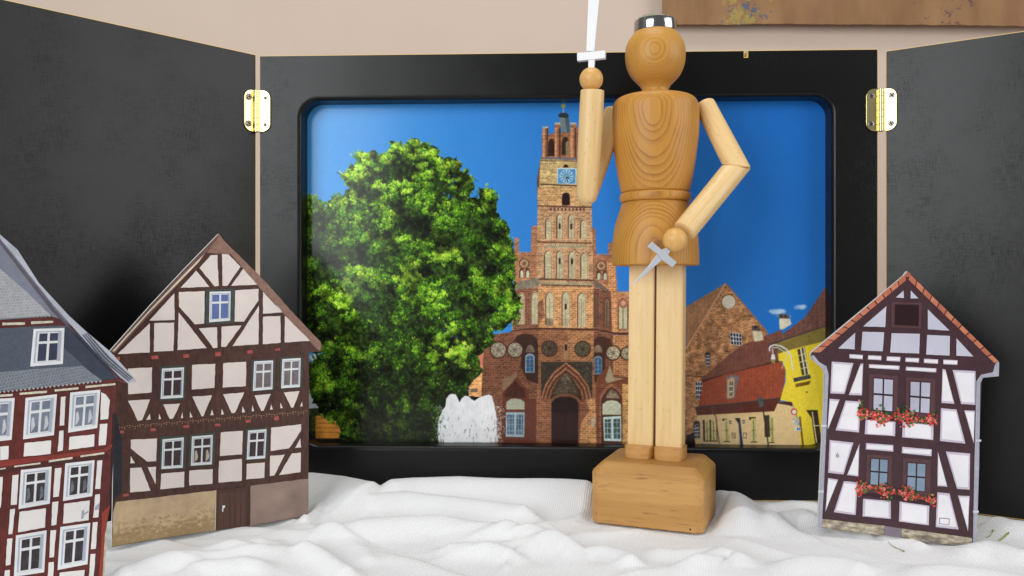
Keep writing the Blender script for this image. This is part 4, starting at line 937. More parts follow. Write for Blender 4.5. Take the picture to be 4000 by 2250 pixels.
stem([ZO(1524, 534), ZO(1550, 560), ZO(1585, 578), ZO(1620, 590), ZO(1640, 605)], .00022, M_dry, 'thin dry yellow stem with a bud lying before the geranium house', .00085)
stem([ZO(2386, 524), ZO(2410, 508), ZO(2432, 490), ZO(2457, 472)], .00055, M_lf, 'flat yellow-green leaf bit lying right of the geranium house')
stem([ZO(2290, 500), ZO(2310, 488), ZO(2326, 470), ZO(2334, 452)], .0003, M_lf, 'small olive bud on a short stalk beside the leaf bit', .0008)

# ------------------------------------------------------------------ the town photograph inside the frame
PX0, PY0, PS = 1165.0, 368.0, 2.0
PW, PH = 1056, 706
IM = np.zeros((PH, PW, 3), np.float32); ID = np.zeros((PH, PW), np.uint8)
GY, GX = np.mgrid[0:PH, 0:PW].astype(np.float32); GXp = PX0+GX*PS; GYp = PY0+GY*PS
rs = np.random.RandomState(5)
def fbm(scale, seed, octv=4, sx=1., sy=1.):
    out = np.zeros((PH, PW), np.float32); amp = 1; tot = 0
    for o in range(octv):
        r = np.random.RandomState(seed*17+o); g = r.rand(128, 128).astype(np.float32); f = scale*2**o
        x = GX*f*sx; y = GY*f*sy; xi = x.astype(int); yi = y.astype(int); a = x-xi; b = y-yi; a = a*a*(3-2*a); b = b*b*(3-2*b)
        Gq = lambda i, j: g[(yi+j) % 128, (xi+i) % 128]
        out += amp*((Gq(0, 0)*(1-a)+Gq(1, 0)*a)*(1-b)+(Gq(0, 1)*(1-a)+Gq(1, 1)*a)*b); tot += amp; amp *= .55
    return out/tot
N1 = fbm(.02, 1); N2 = fbm(.09, 2); N3 = fbm(.35, 3, 2); N4 = fbm(.18, 9, 3)
GR = rs.rand(PH, PW).astype(np.float32)
def mask(pts, soft=0):
    q = [((x-PX0)/PS, (y-PY0)/PS) for x, y in pts]
    x0 = max(0, int(min(p[0] for p in q))-1); x1 = min(PW, int(max(p[0] for p in q))+3)
    y0 = max(0, int(min(p[1] for p in q))-1); y1 = min(PH, int(max(p[1] for p in q))+3)
    if x1 <= x0 or y1 <= y0: return None
    S = 3; xs = (np.arange((x1-x0)*S)+.5)/S+x0-.5; ys = (np.arange((y1-y0)*S)+.5)/S+y0-.5
    m = np.zeros((len(ys), len(xs)), bool); n = len(q)
    for i in range(n):
        ax, ay = q[i]; bx, by = q[(i+1) % n]
        if ay == by: continue
        c = (ys >= min(ay, by)) & (ys < max(ay, by)); xi = ax+(ys-ay)*(bx-ax)/(by-ay)
        m ^= c[:, None] & (xs[None, :] < xi[:, None])
    m = m.reshape(y1-y0, S, x1-x0, S).mean((1, 3)).astype(np.float32)
    return m, slice(y0, y1), slice(x0, x1)
def put(m, a, b, col, rid):
    mm = m[..., None]; IM[a, b] = IM[a, b]*(1-mm)+col*mm
    if rid is not None: ID[a, b] = np.where(m > .5, rid, ID[a, b])
def fill(pts, col, rid=None, var=10, tex=None, z=None, alpha=1.):
    if z: pts = [z(*p) for p in pts]
    r = mask(pts)
    if r is None: return
    m, a, b = r; c = np.array(col, np.float32)
    k = 1+(N2[a, b]-.5)*var/60+(GR[a, b]-.5)*var/90
    cc = c*k[..., None]
    if tex is not None: cc = cc*tex[a, b][..., None]
    put(m*alpha, a, b, cc, rid)
def line(pts, wd, col, rid=None, z=None, alpha=1.):
    if z: pts = [z(*p) for p in pts]
    for (ax, ay), (bx, by) in zip(pts[:-1], pts[1:]):
        L = math.hypot(bx-ax, by-ay)+1e-6; nx_, ny_ = -(by-ay)/L*wd/2, (bx-ax)/L*wd/2
        fill([(ax+nx_, ay+ny_), (bx+nx_, by+ny_), (bx-nx_, by-ny_), (ax-nx_, ay-ny_)], col, rid, 4, alpha=alpha)
def arch(cx, w_, top, bot, pointed=.9):
    h = w_*pointed; pts = [(cx-w_/2, bot), (cx-w_/2, top+h)]
    for t in (.25, .5, .75): pts.append((cx-w_/2+w_/2*(1-math.cos(t*math.pi/2)), top+h-h*math.sin(t*math.pi/2)*.97))
    pts.append((cx, top))
    for t in (.75, .5, .25): pts.append((cx+w_/2-w_/2*(1-math.cos(t*math.pi/2)), top+h-h*math.sin(t*math.pi/2)*.97))
    return pts + [(cx+w_/2, top+h), (cx+w_/2, bot)]
def circ(cx, cy, r, k=20): return [(cx+r*math.cos(i*math.tau/k), cy+r*math.sin(i*math.tau/k)) for i in range(k)]
# brick textures (multipliers)
def bricktex(rowh, bw, mort=1.22, slope=0., jit=.28, seed=1):
    y = (GYp+GXp*slope)/rowh; r = np.floor(y); x = GXp/bw+.5*(r % 2); c = np.floor(x)
    h = np.sin(r*12.9898+c*78.233+seed)*43758.5453; h = h-np.floor(h)
    t = (1-jit/2)+jit*h
    fy = y-r; fx = x-c
    mm = np.maximum(np.clip((.30-fy)/.2, 0, 1), np.clip((.13-fx)/.08, 0, 1))
    return (t*(1-mm)+mort*mm).astype(np.float32)
BT = bricktex(7.2, 17, 1.30, 0, .34); BT2 = bricktex(8.4, 20, 1.36, 0, .34, 4); BT3 = bricktex(6.0, 13, 1.16, -.05, .46, 7)
TILE = bricktex(5.0, 7, .78, .17, .16, 3); TILE2 = bricktex(7.0, 9, .70, .52, .2, 8)
R_SKY, R_TREE, R_HALL, R_FOUNT, R_GAB, R_COT, R_YEL, R_SHED, R_SHL = range(9)
# sky; its pale left side has reflected haze painted in
tx = (GXp-1190)/2050; ty = (GYp-390)/1350
left = np.array([80, 160, 228.]); right = np.array([30, 106, 190.]); mid = np.array([42, 120, 206.])
kx = np.clip(tx, 0, 1)[..., None]; ky = np.clip(ty, 0, 1)[..., None]
IM[:] = (left*(1-kx)**2.2 + mid*2*kx*(1-kx)*1.0 + right*kx**2) / ((1-kx)**2.2+2*kx*(1-kx)+kx**2)
IM[:] = IM*(1-ky*.35)+np.array([62, 132, 206.])*ky*.35
IM *= (1+(GR[..., None]-.5)*.035+(N2[..., None]-.5)*.03)
def cloud(cx, cy, rx, ry, z, a=.9):
    x, y = z(cx, cy); rx *= (z(1, 0)[0]-z(0, 0)[0]); ry *= (z(1, 0)[0]-z(0, 0)[0])
    d = ((GXp-x)/rx)**2+((GYp-y)/ry)**2; m = np.clip((1.25-d+(N2-.5)*1.8), 0, 1)*a*(d < 2.2); m = m[..., None]
    IM[:] = IM*(1-m)+np.array([222, 230, 240.])*m
cloud(1020, 510, 55, 20, ZC, .75); cloud(1165, 482, 45, 18, ZC, .75); cloud(1075, 540, 60, 12, ZC, .3)
cloud(255, 985, 75, 40, ZA, .95); cloud(440, 1010, 60, 20, ZA, .8); cloud(240, 720, 60, 28, ZB, .95); cloud(330, 840, 40, 30, ZA, .7)

# ---- gabled brick house, cottage and yellow house (right)
fill([(448, 482), (700, 332), (712, 345), (640, 480), (450, 745)], (176, 124, 84), R_GAB, 14, TILE, ZC)
fill([(445, 745), (700, 336), (735, 372), (965, 645), (900, 760), (560, 960), (545, 1350), (440, 1350)], (168, 116, 74), R_GAB, 40, BT3, ZC)
line([(700, 334), (450, 745)], 5, (206, 152, 112), R_GAB, ZC); line([(704, 336), (962, 640)], 5, (150, 108, 84), R_GAB, ZC)
for _ in range(60):
    x = 470+rs.rand()*420; y = 480+rs.rand()*450
    fill(circ(x, y, 6+rs.rand()*12, 7), (128, 84, 50) if rs.rand() < .6 else (190, 142, 96), None, 20, BT3, ZC, .18)
fill(circ(718, 448, 48), (120, 78, 48), R_GAB, 10, None, ZC); fill(circ(719, 450, 43), (206, 196, 172), R_GAB, 5, None, ZC)
def grid(q, nx_, ny_, z, rid, dark=(40, 42, 52), white=(226, 228, 232), m=.05, wl=3):
    fill(q, white, rid, 4, None, z)
    for i in range(nx_):
        for j in range(ny_): fill(sub(q, (i+.12)/nx_, (j+.1)/ny_, (i+.88)/nx_, (j+.9)/ny_), dark, rid, 40, None, z)
grid([(726, 641), (800, 650), (802, 724), (734, 718)], 4, 3, ZC, R_GAB); fill(arch(586, 34, 765, 800, .4), (70, 48, 36), R_GAB, 10, None, ZC); grid([(572, 785), (602, 785), (602, 850), (574, 848)], 3, 3, ZC, R_GAB)
grid([(508, 952), (556, 952), (540, 1062), (514, 1060)], 3, 4, ZC, R_GAB); line([(448, 915), (600, 922)], 4, (100, 66, 44), R_GAB, ZC)
line([(690, 760), (730, 765)], 4, (96, 62, 44), R_GAB, ZC)
# cottage roofs
fill([(540, 945), (640, 850), (800, 722), (1050, 625), (1070, 700), (1030, 830), (700, 905)], (132, 78, 64), R_COT, 12, TILE, ZC)
fill([(546, 942), (1025, 818), (1056, 820), (760, 905), (556, 960)], (84, 50, 42), R_COT, 10, None, ZC)
fill([(556, 955), (700, 905), (1052, 822), (1076, 878), (1070, 950), (1048, 1060), (530, 1112)], (170, 78, 52), R_COT, 12, TILE, ZC)
fill([(866, 622), (925, 632), (938, 690), (880, 700)], (206, 192, 158), R_COT, 14, None, ZC); fill([(866, 600), (912, 600), (918, 634), (864, 630)], (90, 76, 70), R_COT, 20, None, ZC); fill(circ(888, 608, 10), (50, 46, 46), R_COT, 4, None, ZC)
fill([(1036, 548), (1102, 550), (1114, 590), (1062, 622), (1040, 622)], (214, 204, 178), R_COT, 10, None, ZC); fill([(1032, 524), (1096, 526), (1102, 556), (1032, 554)], (96, 92, 92), R_COT, 20, None, ZC); fill(circ(1050, 540, 9), (56, 54, 56), R_COT, 4, None, ZC); fill(circ(1076, 541, 9), (56, 54, 56), R_COT, 4, None, ZC)
fill([(703, 922), (740, 907), (786, 916), (780, 935), (756, 1056), (703, 1064)], (112, 112, 116), R_COT, 12, None, ZC); fill([(710, 940), (742, 922), (756, 932), (752, 1050), (710, 1056)], (206, 150, 106), R_COT, 8, None, ZC); grid([(722, 946), (748, 946), (744, 1046), (722, 1048)], 2, 3, ZC, R_COT, (70, 78, 58), (214, 214, 180))
fill([(508, 1114), (1048, 1058), (1030, 1100), (1005, 1142), (520, 1166)], (98, 50, 40), R_COT, 10, None, ZC); line([(512, 1114), (800, 1085), (1046, 1056)], 6, (70, 58, 60), R_COT, ZC)
fill([(520, 1163), (1005, 1138), (1030, 1078), (1118, 1080), (1168, 1250), (1170, 1365), (496, 1340)], (226, 192, 132), R_COT, 4, None, ZC)
fill([(1008, 1080), (1118, 1076), (1122, 1108), (1095, 1100), (1020, 1088)], (84, 46, 44), R_COT, 8, None, ZC)
# yellow house
fill([(1028, 772), (1120, 742), (1330, 690), (1330, 1360), (1172, 1362), (1150, 1170), (1118, 1080), (1042, 1068), (1076, 950), (1078, 880), (1056, 822), (1034, 822)], (232, 208, 62), R_YEL, 4, None, ZC)
fill([(1120, 745), (1330, 690), (1330, 1340), (1260, 900)], (216, 190, 44), R_YEL, 4, None, ZC, .45)
fill([(996, 712), (1330, 596), (1330, 694), (1120, 748), (1030, 776), (1022, 740)], (128, 112, 58), R_YEL, 10, None, ZC)
fill([(962, 718), (1100, 620), (1200, 545), (1330, 350), (1330, 600), (1010, 714)], (122, 84, 74), R_YEL, 12, TILE2, ZC); line([(962, 720), (1330, 602)], 5, (74, 66, 66), R_YEL, ZC)
fill([(1150, 750), (1196, 732), (1224, 905), (1180, 912)], (70, 62, 40), R_YEL, 30, None, ZC); line([(1172, 742), (1200, 908)], 5, (232, 226, 190), R_YEL, ZC); line([(1190, 735), (1222, 905)], 4, (232, 226, 190), R_YEL, ZC)
for t in (.25, .5, .75): line([(1150+30*t, 750+160*t), (1196+28*t, 732+170*t)], 2.5, (226, 220, 180), R_YEL, ZC)
fill([(1124, 930), (1230, 906), (1236, 930), (1130, 955)], (64, 62, 66), R_YEL, 60, None, ZC); fill([(1136, 965), (1236, 945), (1226, 970), (1140, 988)], (120, 92, 36), R_YEL, 60, None, ZC)
fill([(1205, 1130), (1278, 1130), (1304, 1340), (1262, 1340), (1240, 1180)], (64, 52, 40), R_YEL, 30, None, ZC); line([(1244, 1140), (1272, 1335)], 4, (226, 218, 170), R_YEL, ZC); line([(1250, 1228), (1290, 1228)], 3, (226, 218, 170), R_YEL, ZC)
fill(circ(1210, 1017, 6), (130, 100, 40), R_YEL, 4, None, ZC)
# openings on the cottage front
for a, b, t, bt, c in ((556, 568, 1192, 1325, (66, 48, 36)), (597, 607, 1192, 1328, (66, 48, 36)), (640, 646, 1190, 1330, (72, 52, 40)), (678, 706, 1184, 1200, (60, 44, 34)), (846, 888, 1174, 1192, (66, 46, 30)), (942, 976, 1162, 1300, (74, 62, 48))):
    fill([(a, t), (b, t), (b+3, bt), (a+3, bt)], c, R_COT, 20, None, ZC)
for a, b, t, bt in ((568, 594, 1196, 1325), (608, 638, 1194, 1325), (690, 718, 1190, 1328), (860, 890, 1182, 1332), (976, 1000, 1170, 1335)):
    fill([(a, t), (b, t), (b+6, bt), (a+6, bt)], (196, 186, 112), R_COT, 14, None, ZC); line([(a+14, t+10), (a+18, bt)], 3, (110, 96, 60), R_COT, ZC); line([(a+4, (t+bt)/2), (b, (t+bt)/2)], 3, (120, 104, 66), R_COT, ZC); line([(a-4, bt), (b+8, bt)], 4, (80, 60, 44), R_COT, ZC)
fill([(756, 1180), (790, 1180), (792, 1200), (780, 1215)], (60, 40, 34), R_COT, 6, None, ZC); fill([(778, 1196), (792, 1190), (810, 1350), (790, 1350)], (40, 62, 88), R_COT, 10, None, ZC)
for x, y in ((728, 1205), (812, 1202)): fill([(x-8, y-8), (x+8, y-10), (x+5, y+14), (x-4, y+14)], (58, 58, 60), R_COT, 10, None, ZC); fill([(x-4, y-2), (x+4, y-2), (x+2, y+8), (x-2, y+8)], (226, 220, 200), R_COT, 4, None, ZC)
for x, y in ((750, 1290), (820, 1290)): grid([(x-12, y-18), (x+12, y-18), (x+14, y+18), (x-10, y+18)], 1, 1, ZC, R_COT, (190, 170, 120), (90, 66, 46))
line([(632, 1108), (612, 1115), (620, 1150), (638, 1170), (660, 1340)], 4, (108, 76, 56), R_COT, ZC)
fill(arch(518, 42, 1195, 1310, .5), (72, 58, 44), R_GAB, 10, None, ZC); grid([(500, 1225), (532, 1218), (536, 1308), (502, 1308)], 3, 4, ZC, R_GAB)
fill([(455, 1290), (500, 1270), (510, 1350), (448, 1350)], (44, 34, 26), R_GAB, 30, None, ZC)
line([(925, 1060), (968, 1350)], 5, (54, 50, 46), R_COT, ZC); fill([(900, 1060), (920, 1046), (942, 1064), (936, 1110), (914, 1112)], (76, 84, 80), R_COT, 30, None, ZC)
fill(circ(1130, 1140, 21), (196, 60, 50), R_COT, 4, None, ZC); fill(circ(1131, 1141, 14), (226, 220, 206), R_COT, 4, None, ZC)
fill([(1160, 1170), (1180, 1350), (1192, 1350), (1172, 1170)], (120, 84, 50), R_YEL, 10, None, ZC)
fill([(1122, 1184), (1164, 1186), (1168, 1228), (1126, 1224)], (196, 196, 190), R_COT, 40, None, ZC); fill([(1134, 1236), (1172, 1238), (1174, 1262), (1138, 1258)], (226, 228, 230), R_COT, 4, None, ZC); fill([(1146, 1240), (1156, 1240), (1158, 1256), (1148, 1256)], (40, 90, 170), R_COT, 4, None, ZC); fill([(1160, 1240), (1169, 1241), (1171, 1257), (1162, 1257)], (40, 90, 170), R_COT, 4, None, ZC)
# arm lamp
line([(978, 760), (974, 742), (984, 726), (1012, 720), (1050, 728), (1085, 750), (1110, 785), (1122, 880)], 5, (214, 220, 216), R_YEL, ZC); line([(985, 738), (1030, 738), (1070, 765), (1100, 780)], 3, (196, 204, 200), R_YEL, ZC); line([(1104, 760), (1070, 820), (1055, 870)], 2.5, (210, 214, 190), R_YEL, ZC)
fill([(988, 780), (1008, 780), (1012, 812), (984, 812)], (220, 224, 220), R_YEL, 10, None, ZC); fill([(984, 812), (1014, 812), (1006, 836), (992, 836)], (140, 142, 90), R_YEL, 20, None, ZC); line([(994, 745), (998, 782)], 4, (210, 214, 210), R_YEL, ZC)

# ---- sheds behind the tree
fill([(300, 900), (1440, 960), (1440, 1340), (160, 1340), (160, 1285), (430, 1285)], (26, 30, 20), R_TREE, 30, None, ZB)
fill([(1375, 612), (1440, 600), (1440, 1000), (1325, 990), (1320, 905), (1375, 850)], (196, 142, 92), R_SHED, 20, BT, ZB)
fill([(1395, 700), (1440, 690), (1440, 780), (1385, 785)], (206, 120, 96), R_SHED, 10, None, ZB); fill([(1335, 940), (1385, 938), (1385, 965), (1335, 965)], (104, 90, 78), R_SHED, 30, None, ZB)
fill([(140, 900), (300, 930), (300, 1345), (140, 1345)], (46, 42, 34), R_SHL, 20, None, ZB)
fill([(160, 745), (260, 760), (300, 930), (160, 900)], (84, 66, 54), R_SHL, 20, TILE, ZB); fill([(160, 900), (290, 920), (280, 1080), (160, 1100)], (190, 196, 200), R_SHL, 14, None, ZB)
fill([(160, 1080), (290, 1075), (285, 1130), (240, 1240), (160, 1230)], (58, 66, 40), R_SHL, 60, None, ZB); fill([(240, 1130), (440, 1140), (450, 1290), (240, 1290)], (196, 132, 58), R_SHL, 10, None, ZB)
for y in (1150, 1182, 1214, 1246): line([(245, y), (440, y+4)], 2.5, (130, 80, 34), R_SHL, ZB)

# ---- the town hall
lit = (186, 126, 88); red = (150, 82, 52); shade = (112, 62, 44); tan = (208, 180, 140)
H = R_HALL
fill([(1842, 322), (1848, 265), (1886, 265), (1886, 322), (1934, 302), (1934, 236), (1972, 236), (1976, 300), (2044, 302), (2044, 240), (2086, 240), (2088, 262), (2112, 300), (2112, 488), (1843, 488)], (156, 88, 58), H, 14, BT, ZA)
for a, b in ((1848, 1862), (1934, 1948), (2044, 2060)): fill([(a, 270), (b, 270), (b, 480), (a, 480)], (202, 120, 82), H, 8, BT, ZA)
for a, b in ((1874, 1886), (1962, 1974), (2074, 2086)): fill([(a, 270), (b, 270), (b, 480), (a, 480)], (96, 52, 40), H, 8, None, ZA)
for x in (1848, 1934, 2044): fill([(x-2, 262), (x+40, 262), (x+38, 272), (x, 272)] if x == 1848 else [(x-2, 234), (x+42, 234), (x+40, 246), (x, 246)], (196, 176, 166), H, 8, None, ZA)
fill(arch(1909, 44, 345, 472), (62, 34, 26), H, 20, None, ZA); fill(arch(2008, 54, 333, 462), (66, 38, 28), H, 20, None, ZA); fill(arch(2024, 26, 362, 462), (176, 146, 100), H, 20, None, ZA, .7)
fill([(1962, 190), (2030, 190), (2040, 300), (2012, 306), (1980, 284)], (112, 124, 126), H, 10, None, ZA); fill([(2004, 192), (2030, 192), (2040, 300), (2016, 302)], (78, 88, 94), H, 10, None, ZA)
fill([(1956, 180), (1978, 163), (2012, 162), (2033, 180), (2026, 202), (1963, 196)], (48, 54, 62), H, 10, None, ZA); line([(1994, 165), (1994, 125)], 3, (206, 206, 190), H, ZA); fill(circ(1993, 114, 15), (190, 170, 70), H, 14, None, ZA)
fill([(1832, 486), (1806, 640), (1812, 830), (1832, 830), (1836, 640)], (98, 62, 52), H, 10, BT, ZA)
fill([(1830, 490), (2150, 490), (2196, 800), (2196, 832), (1812, 832), (1824, 660)], (194, 146, 92), H, 26, BT, ZA)
fill([(1812, 690), (2170, 690), (2196, 832), (1812, 832)], (196, 134, 84), H, 20, BT, ZA)
fill([(1828, 476), (2140, 482), (2142, 502), (1828, 492)], (120, 104, 108), H, 10, None, ZA); line([(1826, 503), (2120, 508)], 3, (98, 66, 50), H, ZA)
fill(arch(2012, 34, 528, 552, .5), (48, 28, 24), H, 6, None, ZA)
fill([(1950, 556), (2086, 556), (2084, 672), (1948, 670)], (190, 206, 226), H, 4, None, ZA); fill([(1957, 563), (2080, 563), (2078, 665), (1955, 663)], (74, 134, 190), H, 6, None, ZA)
cx, cy = 2016, 613
for rr, wd in ((47, 1.8), (22, 1.6)): line([(cx+rr*math.cos(i*math.tau/24), cy+rr*math.sin(i*math.tau/24)) for i in range(25)], wd, (214, 228, 240), H, ZA)
for i in range(12):
    a = i*math.tau/12; line([(cx+28*math.cos(a), cy+28*math.sin(a)), (cx+43*math.cos(a), cy+43*math.sin(a))], 3.2, (224, 234, 244), H, ZA)
fill(circ(cx, cy, 9), (206, 190, 110), H, 4, None, ZA); line([(cx, cy), (cx+20, cy+20)], 3.4, (40, 44, 60), H, ZA); line([(cx, cy), (cx+6, cy+44)], 2.6, (40, 44, 60), H, ZA)
line([(1826, 668), (2100, 682), (2180, 686)], 5, (92, 52, 40), H, ZA); line([(1826, 660), (2100, 674)], 3, (206, 150, 104), H, ZA)
fill(arch(2012, 58, 727, 818, .55), (44, 24, 26), H, 12, None, ZA)
fill([(1770, 964), (1816, 964), (1816, 1460), (1640, 1460), (1648, 1050), (1680, 1048), (1680, 1155), (1764, 1155)], (170, 100, 68), H, 14, BT, ZA)
for x in range(1684, 1766, 14): fill([(x, 1146), (x+8, 1146), (x+8, 1158), (x, 1158)], (190, 120, 90), H, 8, None, ZA)
fill([(2194, 978), (2222, 984), (2226, 1168), (2310, 1172), (2312, 1084), (2352, 1084), (2380, 1460), (2200, 1460)], (160, 92, 64), H, 14, BT, ZA)
for x in range(2230, 2310, 14): fill([(x, 1160), (x+8, 1160), (x+8, 1172), (x, 1172)], (190, 120, 90), H, 8, None, ZA)
fill([(1812, 826), (2194, 826), (2208, 1460), (1800, 1460)], lit, H, 18, BT, ZA)
for x in range(1900, 2140, 26):
    fill([(x, 838), (x+12, 838), (x+12, 858), (x, 858)], (96, 60, 60), H, 10, None, ZA)
def blind(cx, w_, top, bot, z, slit=None, trace=True):
    fill(arch(cx, w_+18, top-12, bot+4), (232, 160, 118), H, 8, None, z); fill(arch(cx-2, w_+9, top-5, bot), (100, 52, 40), H, 8, None, z); fill(arch(cx+1, w_, top, bot), tan, H, 14, None, z)
    if trace:
        for k in range(int((bot-top)/22)):
            y = bot-10-k*22
            if y < top+12: break
            line([(cx-w_*.3, y), (cx, y-10), (cx+w_*.3, y)], 1.8, (158, 116, 84), H, z, .7)
    else: line([(cx, top+w_*.8), (cx, bot)], 2.2, (150, 112, 84), H, z); line([(cx-w_*.25, top+w_*.9), (cx-w_*.25, bot)], 1.6, (160, 122, 92), H, z, .7); line([(cx+w_*.25, top+w_*.9), (cx+w_*.25, bot)], 1.6, (160, 122, 92), H, z, .7)
    if slit: fill([(cx-7, slit-20), (cx+7, slit-20), (cx+7, slit+20), (cx-7, slit+20)], (58, 26, 24), H, 4, None, z)
for cx_, t, sl in ((1887, 912, None), (1968, 880, 966), (2050, 884, 970), (2136, 922, None)): blind(cx_, 36, t, 1055, ZA, sl, sl is None)
for cx_, t, sl in ((1884, 1142, None), (1968, 1142, 1212), (2054, 1146, 1216), (2141, 1156, None)): blind(cx_, 42, t, 1336, ZA, sl, sl is None)
line([(1812, 822), (2194, 834)], 5, (98, 54, 44), H, ZA); line([(1812, 1078), (2196, 1086)], 5, (104, 56, 42), H, ZA)
fill([(1866, 1094), (2156, 1098), (2154, 1122), (1868, 1120)], (208, 178, 138), H, 30, None, ZA)
for x in range(1872, 2150, 15): line([(x, 1116), (x+7, 1098), (x+13, 1118)], 1.6, (146, 100, 72), H, ZA)
line([(1818, 1340), (2208, 1350)], 6, (92, 50, 40), H, ZA); fill([(1832, 1356), (2194, 1366), (2192, 1390), (1832, 1380)], (204, 172, 132), H, 30, None, ZA)
for x in range(1838, 2190, 15): line([(x, 1378), (x+7, 1360), (x+13, 1380)], 1.6, (146, 100, 72), H, ZA)
for cx_, cy_ in ((1717, 1230), (2262, 1246)):
    fill(circ(cx_, cy_, 38), (108, 60, 44), H, 6, None, ZA); fill(circ(cx_, cy_, 30), (206, 150, 108), H, 10, None, ZA); fill(circ(cx_, cy_, 14), (140, 78, 56), H, 8, None, ZA)
    for k in range(10): a = k*.628; line([(cx_+14*math.cos(a), cy_+14*math.sin(a)), (cx_+29*math.cos(a), cy_+29*math.sin(a))], 1.8, (130, 78, 58), H, ZA)
for cx_ in (1698, 1740): fill(arch(cx_, 34, 1262, 1330), (90, 46, 36), H, 8, None, ZA); fill(arch(cx_+2, 22, 1278, 1330), (206, 190, 156), H, 8, None, ZA)
for cx_ in (2243, 2288): fill(arch(cx_, 34, 1280, 1345), (90, 46, 36), H, 8, None, ZA); fill(arch(cx_+2, 22, 1296, 1345), (200, 186, 152), H, 8, None, ZA)
# lower hall (coordinates of the second sheet)
fill([(1640, 215), (1680, 165), (1815, 150), (1812, 240), (2210, 240), (2210, 150), (2365, 250), (2480, 250), (2480, 548), (1630, 540)], (176, 104, 68), H, 16, BT2, ZB)
fill([(1640, 235), (1682, 180), (1815, 150), (1818, 218), (1690, 240)], (150, 124, 104), H, 24, TILE, ZB); fill([(2206, 160), (2330, 250), (2360, 262), (2210, 220)], (120, 94, 82), H, 24, TILE, ZB)
fill([(2300, 40), (2362, 40), (2376, 540), (2330, 540)], (196, 118, 74), H, 16, BT2, ZB); fill([(2376, 252), (2480, 252), (2480, 270), (2376, 268)], (200, 132, 90), H, 14, None, ZB)
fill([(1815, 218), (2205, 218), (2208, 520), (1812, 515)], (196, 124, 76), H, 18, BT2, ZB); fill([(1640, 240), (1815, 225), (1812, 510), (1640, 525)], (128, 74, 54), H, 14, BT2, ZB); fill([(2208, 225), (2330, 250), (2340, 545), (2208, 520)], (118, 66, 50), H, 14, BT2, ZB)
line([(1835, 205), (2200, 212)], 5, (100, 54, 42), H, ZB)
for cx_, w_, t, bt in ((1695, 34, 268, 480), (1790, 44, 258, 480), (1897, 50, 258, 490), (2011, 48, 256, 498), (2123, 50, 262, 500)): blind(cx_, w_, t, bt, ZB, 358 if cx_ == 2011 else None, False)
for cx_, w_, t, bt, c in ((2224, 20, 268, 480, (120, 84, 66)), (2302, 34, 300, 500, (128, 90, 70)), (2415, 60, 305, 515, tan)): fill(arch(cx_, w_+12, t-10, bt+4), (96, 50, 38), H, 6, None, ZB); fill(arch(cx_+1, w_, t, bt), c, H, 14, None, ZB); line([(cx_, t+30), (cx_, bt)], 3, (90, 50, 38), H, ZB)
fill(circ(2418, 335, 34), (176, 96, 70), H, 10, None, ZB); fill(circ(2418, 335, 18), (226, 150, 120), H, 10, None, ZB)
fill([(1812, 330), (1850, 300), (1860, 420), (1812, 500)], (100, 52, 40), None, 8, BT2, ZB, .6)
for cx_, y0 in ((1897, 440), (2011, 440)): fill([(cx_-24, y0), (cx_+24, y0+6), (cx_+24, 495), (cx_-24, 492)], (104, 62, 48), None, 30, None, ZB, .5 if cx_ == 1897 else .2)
line([(1620, 540), (1700, 522), (1812, 512), (2208, 520), (2370, 548), (2480, 548)], 7, (84, 44, 36), H, ZB)
fill([(1430, 640), (1500, 555), (1640, 535), (1812, 520), (2208, 528), (2370, 556), (2480, 556), (2480, 1330), (1400, 1330), (1412, 1000)], (124, 68, 48), H, 20, BT2, ZB)
fill([(1812, 524), (2208, 530), (2230, 1320), (1800, 1320)], (146, 84, 54), H, 18, BT2, ZB); fill([(2020, 535), (2205, 535), (2205, 745), (2040, 735)], (176, 108, 66), None, 14, BT2, ZB, .7)
fill([(2345, 560), (2480, 560), (2480, 860), (2345, 840)], (186, 112, 70), H, 16, BT2, ZB)
fill([(1645, 600), (1665, 565), (1700, 552), (1735, 548), (1775, 558), (1805, 585), (1815, 625), (1815, 905), (1740, 880), (1690, 780), (1700, 690), (1690, 620)], (70, 40, 34), H, 14, None, ZB)
fill([(2210, 585), (2250, 570), (2290, 572), (2330, 595), (2350, 640), (2290, 700), (2290, 850), (2212, 900)], (84, 46, 36), H, 14, None, ZB)
for cx_, cy_, r, c in ((1533, 665, 52, (190, 158, 132)), (1652, 665, 50, (190, 158, 132)), (1895, 655, 50, (104, 76, 60)), (2130, 658, 50, (112, 92, 66)), (2346, 686, 46, (214, 180, 146)), (2445, 690, 40, (220, 186, 150))):
    fill(circ(cx_, cy_, r+10), (88, 46, 36), H, 8, None, ZB); fill(circ(cx_, cy_, r), c, H, 20, None, ZB)
    for k in range(6):
        a = k*math.tau/6+.3; px_, py_ = cx_+r*.5*math.cos(a), cy_+r*.5*math.sin(a)
        line([(px_+r*.4*math.cos(i*math.tau/8), py_+r*.4*math.sin(i*math.tau/8)) for i in range(9)], 2.2, tuple(v*.55 for v in c), H, ZB)
    fill(circ(cx_, cy_, 7), tuple(v*.6 for v in c), H, 4, None, ZB)
for q in (arch(1757, 66, 690, 825, .4), arch(2240, 56, 708, 838, .4)): fill(q, (150, 160, 176), H, 4, None, ZB)
for cx_, t, bt in ((1757, 702, 820), (2240, 716, 834)):
    fill(arch(cx_, 50, t, bt, .4), (58, 86, 124), H, 20, None, ZB); line([(cx_, t), (cx_, bt)], 2, (140, 156, 180), H, ZB)
    for y in range(t+30, bt, 28): line([(cx_-24, y), (cx_+24, y)], 1.6, (130, 146, 170), H, ZB)
for cx_, r in ((1758, 34), (2238, 30)): fill(arch(cx_, r*2, 628, 682, .8), (150, 118, 96), H, 40, None, ZB, .7)
